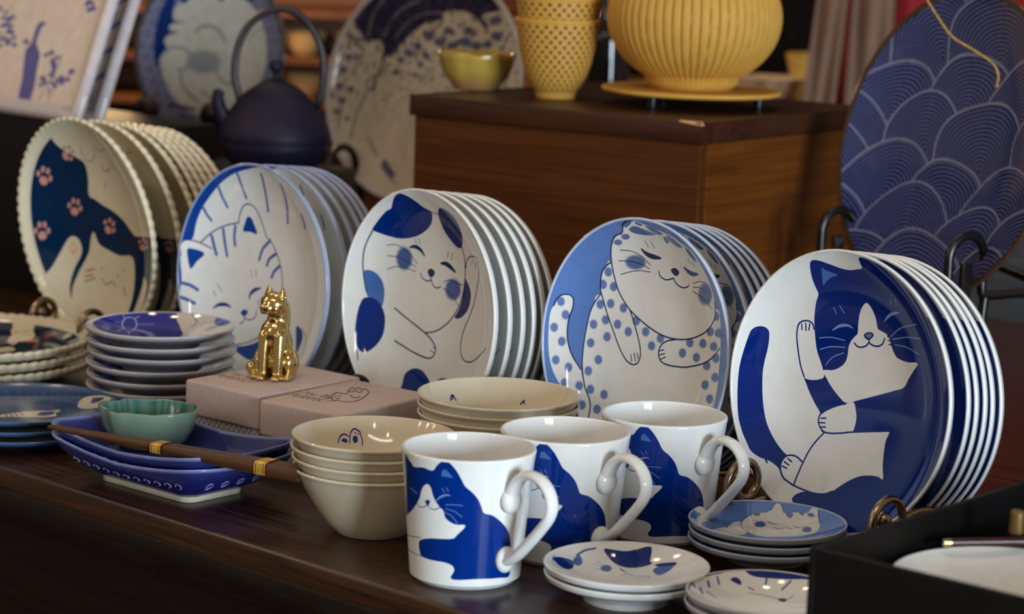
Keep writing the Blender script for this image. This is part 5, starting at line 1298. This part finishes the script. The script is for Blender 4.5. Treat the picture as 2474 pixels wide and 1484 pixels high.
# far left: square bird dish on a tall black block
vb = link('display_block', boxm(-.36, -.02, 0, .02, .14, .178, .002, 2, 'tall_block', M['black']), None, (-.428, 2.44, 0), R_(-45)); tag(vb, 'tall black display block at the left edge under the bird dish', 'block')
def square_dish(name, shapes):
    S, Hh, wl_ = .26, .29, .017; CRV = lin(224, 206, 190); RIMC = lin(200, 190, 192); mb = MB()
    # coordinates from the lower right corner of the dish; flat middle with a low rounded rim
    x0, x1, y0, y1 = -S+wl_, -wl_, wl_, Hh-wl_; zf = .004
    hull = np.array([(x0, y0), (x1, y0), (x1, y1), (x0, y1)]); hu = []
    for i in range(4):
        p, q = hull[i], hull[(i+1) % 4]; hu += [p+(q-p)*j/12 for j in range(12)]
    hu = np.array(hu); gx, gy = np.meshgrid(np.linspace(x0+.01, x1-.01, 12), np.linspace(y0+.01, y1-.01, 12)); grid = np.stack([gx.ravel(), gy.ravel()], 1)
    V, F, cc = cdt_paint(grid, hu, shapes, CRV); mb.add(np.column_stack([V, np.zeros(len(V))]), F, cornercol=cc)
    prof = [(0, 0), (.15, .0012), (.4, .0042), (.65, .005), (.85, .0035), (1, 0), (1, -.004), (.8, -.007), (.3, -.008)]; Vq = []
    for f, z in prof:
        o = wl_*f
        for i in range(4):
            p, q = hull[i], hull[(i+1) % 4]; d = np.array([(-1, -1), (1, -1), (1, 1), (-1, 1)])*o
            a, c = p+d[i], q+d[(i+1) % 4]; Vq += [(*(a+(c-a)*j/10), z) for j in range(10)]
    F = [(i*40+j, (i+1)*40+j, (i+1)*40+(j+1) % 40, i*40+(j+1) % 40) for i in range(len(prof)-1) for j in range(40)]+[tuple(range((len(prof)-1)*40, len(prof)*40))[::-1]]
    mb.add(Vq, F, RIMC); return mb.mesh(name, M['glazebg'], sharp=50)
o = link('square_dish', square_dish('bird_dish', ART['V'])); pose(o, (-.4414, 2.42, .1836), 45, 20); tag(o, 'square cream dish with a violet bird and blossom, at the left edge', 'dish')
bam = [('s', 'bam', 5, [(-.028, .02), (-.034, .07), (-.03, .12)])]
for k in range(9):
    y = .03+k*.014; sx = 1 if k % 2 else -1; bam.append(('t', 'bam', 6, [(-.031, y), (-.031+sx*.011, y+.008), (-.031+sx*.022, y+.006)]))
o = link('square_dish', square_dish('leaf_dish', bam)); pose(o, (-.4282, 2.47, .1787), 45, 20); tag(o, 'square cream dish with blue leaves standing behind the bird dish', 'dish')
rs = link('dish_rest', boxm(-.2, -.006, 0, -.08, .006, .08, .002, 1, 'dish_rest', M['black']), None, (-.395, 2.56, .178), R_(-45)); tag(rs, 'black rest behind the square bird dish, hidden by it', 'stand')
# twine hanging across the wave dish
tw = link('twine', tube(crv([(.318, 1.95, .372), (.322, 1.95, .354), (.332, 1.945, .338), (.343, 1.94, .324), (.36, 1.935, .314), (.374, 1.93, .305), (.3795, 1.93, .296), (.379, 1.93, .286)], 50), .0013, 8).mesh('twine', M['twine'])); tag(tw, 'loose jute twine hanging in front of the blue wave dish', 'twine')

# ------------------------------------------------------------------ black tray box in the right foreground
kb = empty('tray_box', (.1624, 1.2501, 0), R_(-41)); tag(kb, 'open matt black tray box in the right foreground', 'tray')
WX, WY, BH = .2, .23, .085
for nm, a in (('side_wall', (0, 0, 0, .004, WY, BH)), ('side_wall', (WX-.004, 0, 0, WX, WY, BH)), ('front_wall', (.004, 0, 0, WX-.004, .004, BH)), ('back_wall', (.004, WY-.004, 0, WX-.004, WY, BH)), ('floor_panel', (.004, .004, 0, WX-.004, WY-.004, .045))):
    link(nm, boxm(*a, .0006, 1, nm, M['black']), kb)
dw = dish_mesh('white_dish', .068, .021, .015, 2.6, [('p', 'dots', 0, [(-.03, -.02), (0, -.035), (.03, -.02), (.03, .012), (-.02, .012)])], W_, M['glaze'], .034, W_, W_)  # blue-grey patch paints a reflection onto the dish floor
tag(link('shallow_dish', dw, None, (.278, 1.264, .0455)), 'white dish lying inside the black tray box', 'dish')
ck = empty('single_chopstick', (.2492, 1.3171, .0725), math.atan2(.0076, .0421)+.02); tag(ck, 'dark lacquered chopstick lying in the black tray box', 'chopsticks')
M['lacq'] = plain('dark_lacquer', lin(60, 22, 20), .15)
link('stick', tube([(0, 0, .0), (.09, 0, .0)], np.linspace(.0022, .0032, 2), 12).mesh('stick', M['lacq']), ck); link('gold_tip', tube([(-.003, 0, 0), (.001, 0, 0)], .0023, 12).mesh('gold_tip', M['gold']), ck)
sp = link('spoon_rest', lathe([(.0005, 0), (.004, 0), (.0045, .001), (.004, .012), (.0035, .0135), (.0005, .014)], 24).mesh('spoon_rest', M['foil']), None, (.2895, 1.331, .0755)); tag(sp, 'small brass peg behind the lacquered chopstick', 'ornament')

# ------------------------------------------------------------------ soft background
sh = empty('back_shelf', (-.72, 4.1, -.76)); tag(sh, 'warm lit wooden wall shelf far behind the iron teapot', 'shelf')
for z in (.5, .78, .832, .905, .985, 1.16): link('shelf_board', boxm(-.45, 0, z-.012, .72, .26, z, .001, 1, 'shelf_board', M['shelf']), sh)
for x in (-.46, .72): link('upright', boxm(x, 0, 0, x+.02, .27, 1.3, .001, 1, 'upright', M['shelf']), sh)
link('back_board', boxm(-.45, .262, 0, .72, .275, 1.3, .001, 1, 'back_board', M['shelf']), sh)
M['tan'] = glaze('tan_glaze', .25, .12); TN = lin(196, 160, 108)
bb = bowl_mesh('far_bowl', .036, .04, .034, 2.4, [], TN, M['tan'], .016, .7)
for i, (x, z, lab) in enumerate(((-.371, .145, 'blurred tan bowl on the upper shelf, seen through the teapot handle'), (-.285, .145, 'blurred tan bowl on the upper shelf beside the pale brushed dish'), (-.369, .072, 'blurred tan bowl on the lower shelf behind the teapot lid'), (-.45, .145, 'blurred tan bowl on the upper shelf behind the cat face dish'), (-.28, .072, 'blurred tan bowl on the lower shelf beside the pale brushed dish'))):
    tag(link('far_bowl', bb, None, (x, 4.17, z+.0005)), lab, 'bowl', 'tan bowls on the back shelf')
fc = empty('back_counter', (.25, 3.05, -.76)); tag(fc, 'dark counter far behind the walnut box', 'counter')
link('counter_top', boxm(-.25, 0, .9, 1.2, .6, .925, .002, 1, 'counter_top', M['shelf']), fc); link('counter_body', boxm(-.23, .02, 0, 1.18, .58, .9, .002, 1, 'counter_body', M['apron']), fc)
tag(link('far_bowl', bowl_mesh('beige_bowl', .05, .036, .03, 2.4, [], lin(208, 176, 140), M['tan'], .02, .6), None, (.325, 3.2, .1655)), 'blurred beige bowl beyond the yellow teapot', 'bowl')
tag(link('cone_cup', lathe([(.0005, 0), (.014, 0), (.0145, .002), (.016, .008), (.026, .04), (.032, .066), (.031, .067), (.025, .042), (.014, .01), (.0005, .008)], 48, lin(206, 168, 88)).mesh('cone_cup', M['tan']), None, (.385, 3.24, .1655)), 'blurred yellow conical cup beside the hanging cloths', 'cup')
def drape(name, x0, x1, z0, z1, y, waves, amp, mat, lab, lean=0):
    V = []; nx, nz = 60, 24
    for i in range(nz+1):
        for j in range(nx+1):
            u = j/nx; v = i/nz; V.append((x0+(x1-x0)*u+lean*v, y+amp*math.sin(u*waves*2*math.pi+v)*(.5+.5*v)+.01*math.sin(u*5+v*4), z0+(z1-z0)*v))
    me = MB().add(V, [(i*(nx+1)+j, i*(nx+1)+j+1, (i+1)*(nx+1)+j+1, (i+1)*(nx+1)+j) for i in range(nz) for j in range(nx)]).mesh(name, M[mat], custom=False)
    o = link(name, me); s = o.modifiers.new('thickness', 'SOLIDIFY'); s.thickness = .003; tag(o, lab, 'cloth', 'hanging cloths'); return o
drape('hanging_cloth', .352, .388, .166, .5, 3.0, 2, .008, 'cloth', 'blurred taupe cloth beside the yellow conical cup', .03)
drape('hanging_cloth', .388, .408, .166, .5, 3.03, 1, .006, 'redc', 'narrow blurred red cloth between the taupe cloths', .02)
drape('hanging_cloth', .405, .455, .166, .5, 3.0, 2, .008, 'cloth', 'blurred taupe cloth beside the blue wave dish', .01)
drape('hanging_cloth', .45, .7, .166, .5, 3.06, 5, .012, 'redc', 'wide blurred red cloth behind the blue wave dish')
gb = link('glass_bottle', lathe([(.0005, 0), (.026, 0), (.028, .003), (.028, .07), (.024, .085), (.012, .1), (.011, .125), (.0125, .127), (.0005, .128)], 40, lin(20, 18, 18)).mesh('glass_bottle', M['glaze']), None, (.1, 2.86, 0)); gb.location.z = .0
gp = link('display_block', boxm(.03, 2.78, 0, .17, 2.93, .19, .002, 1, 'rear_block', M['black'])); tag(gp, 'black block hidden behind the walnut box under the dark bottle', 'block')
gb.location.z = .19; tag(gb, 'dark glossy bottle between the yellow cups and the yellow teapot', 'bottle')
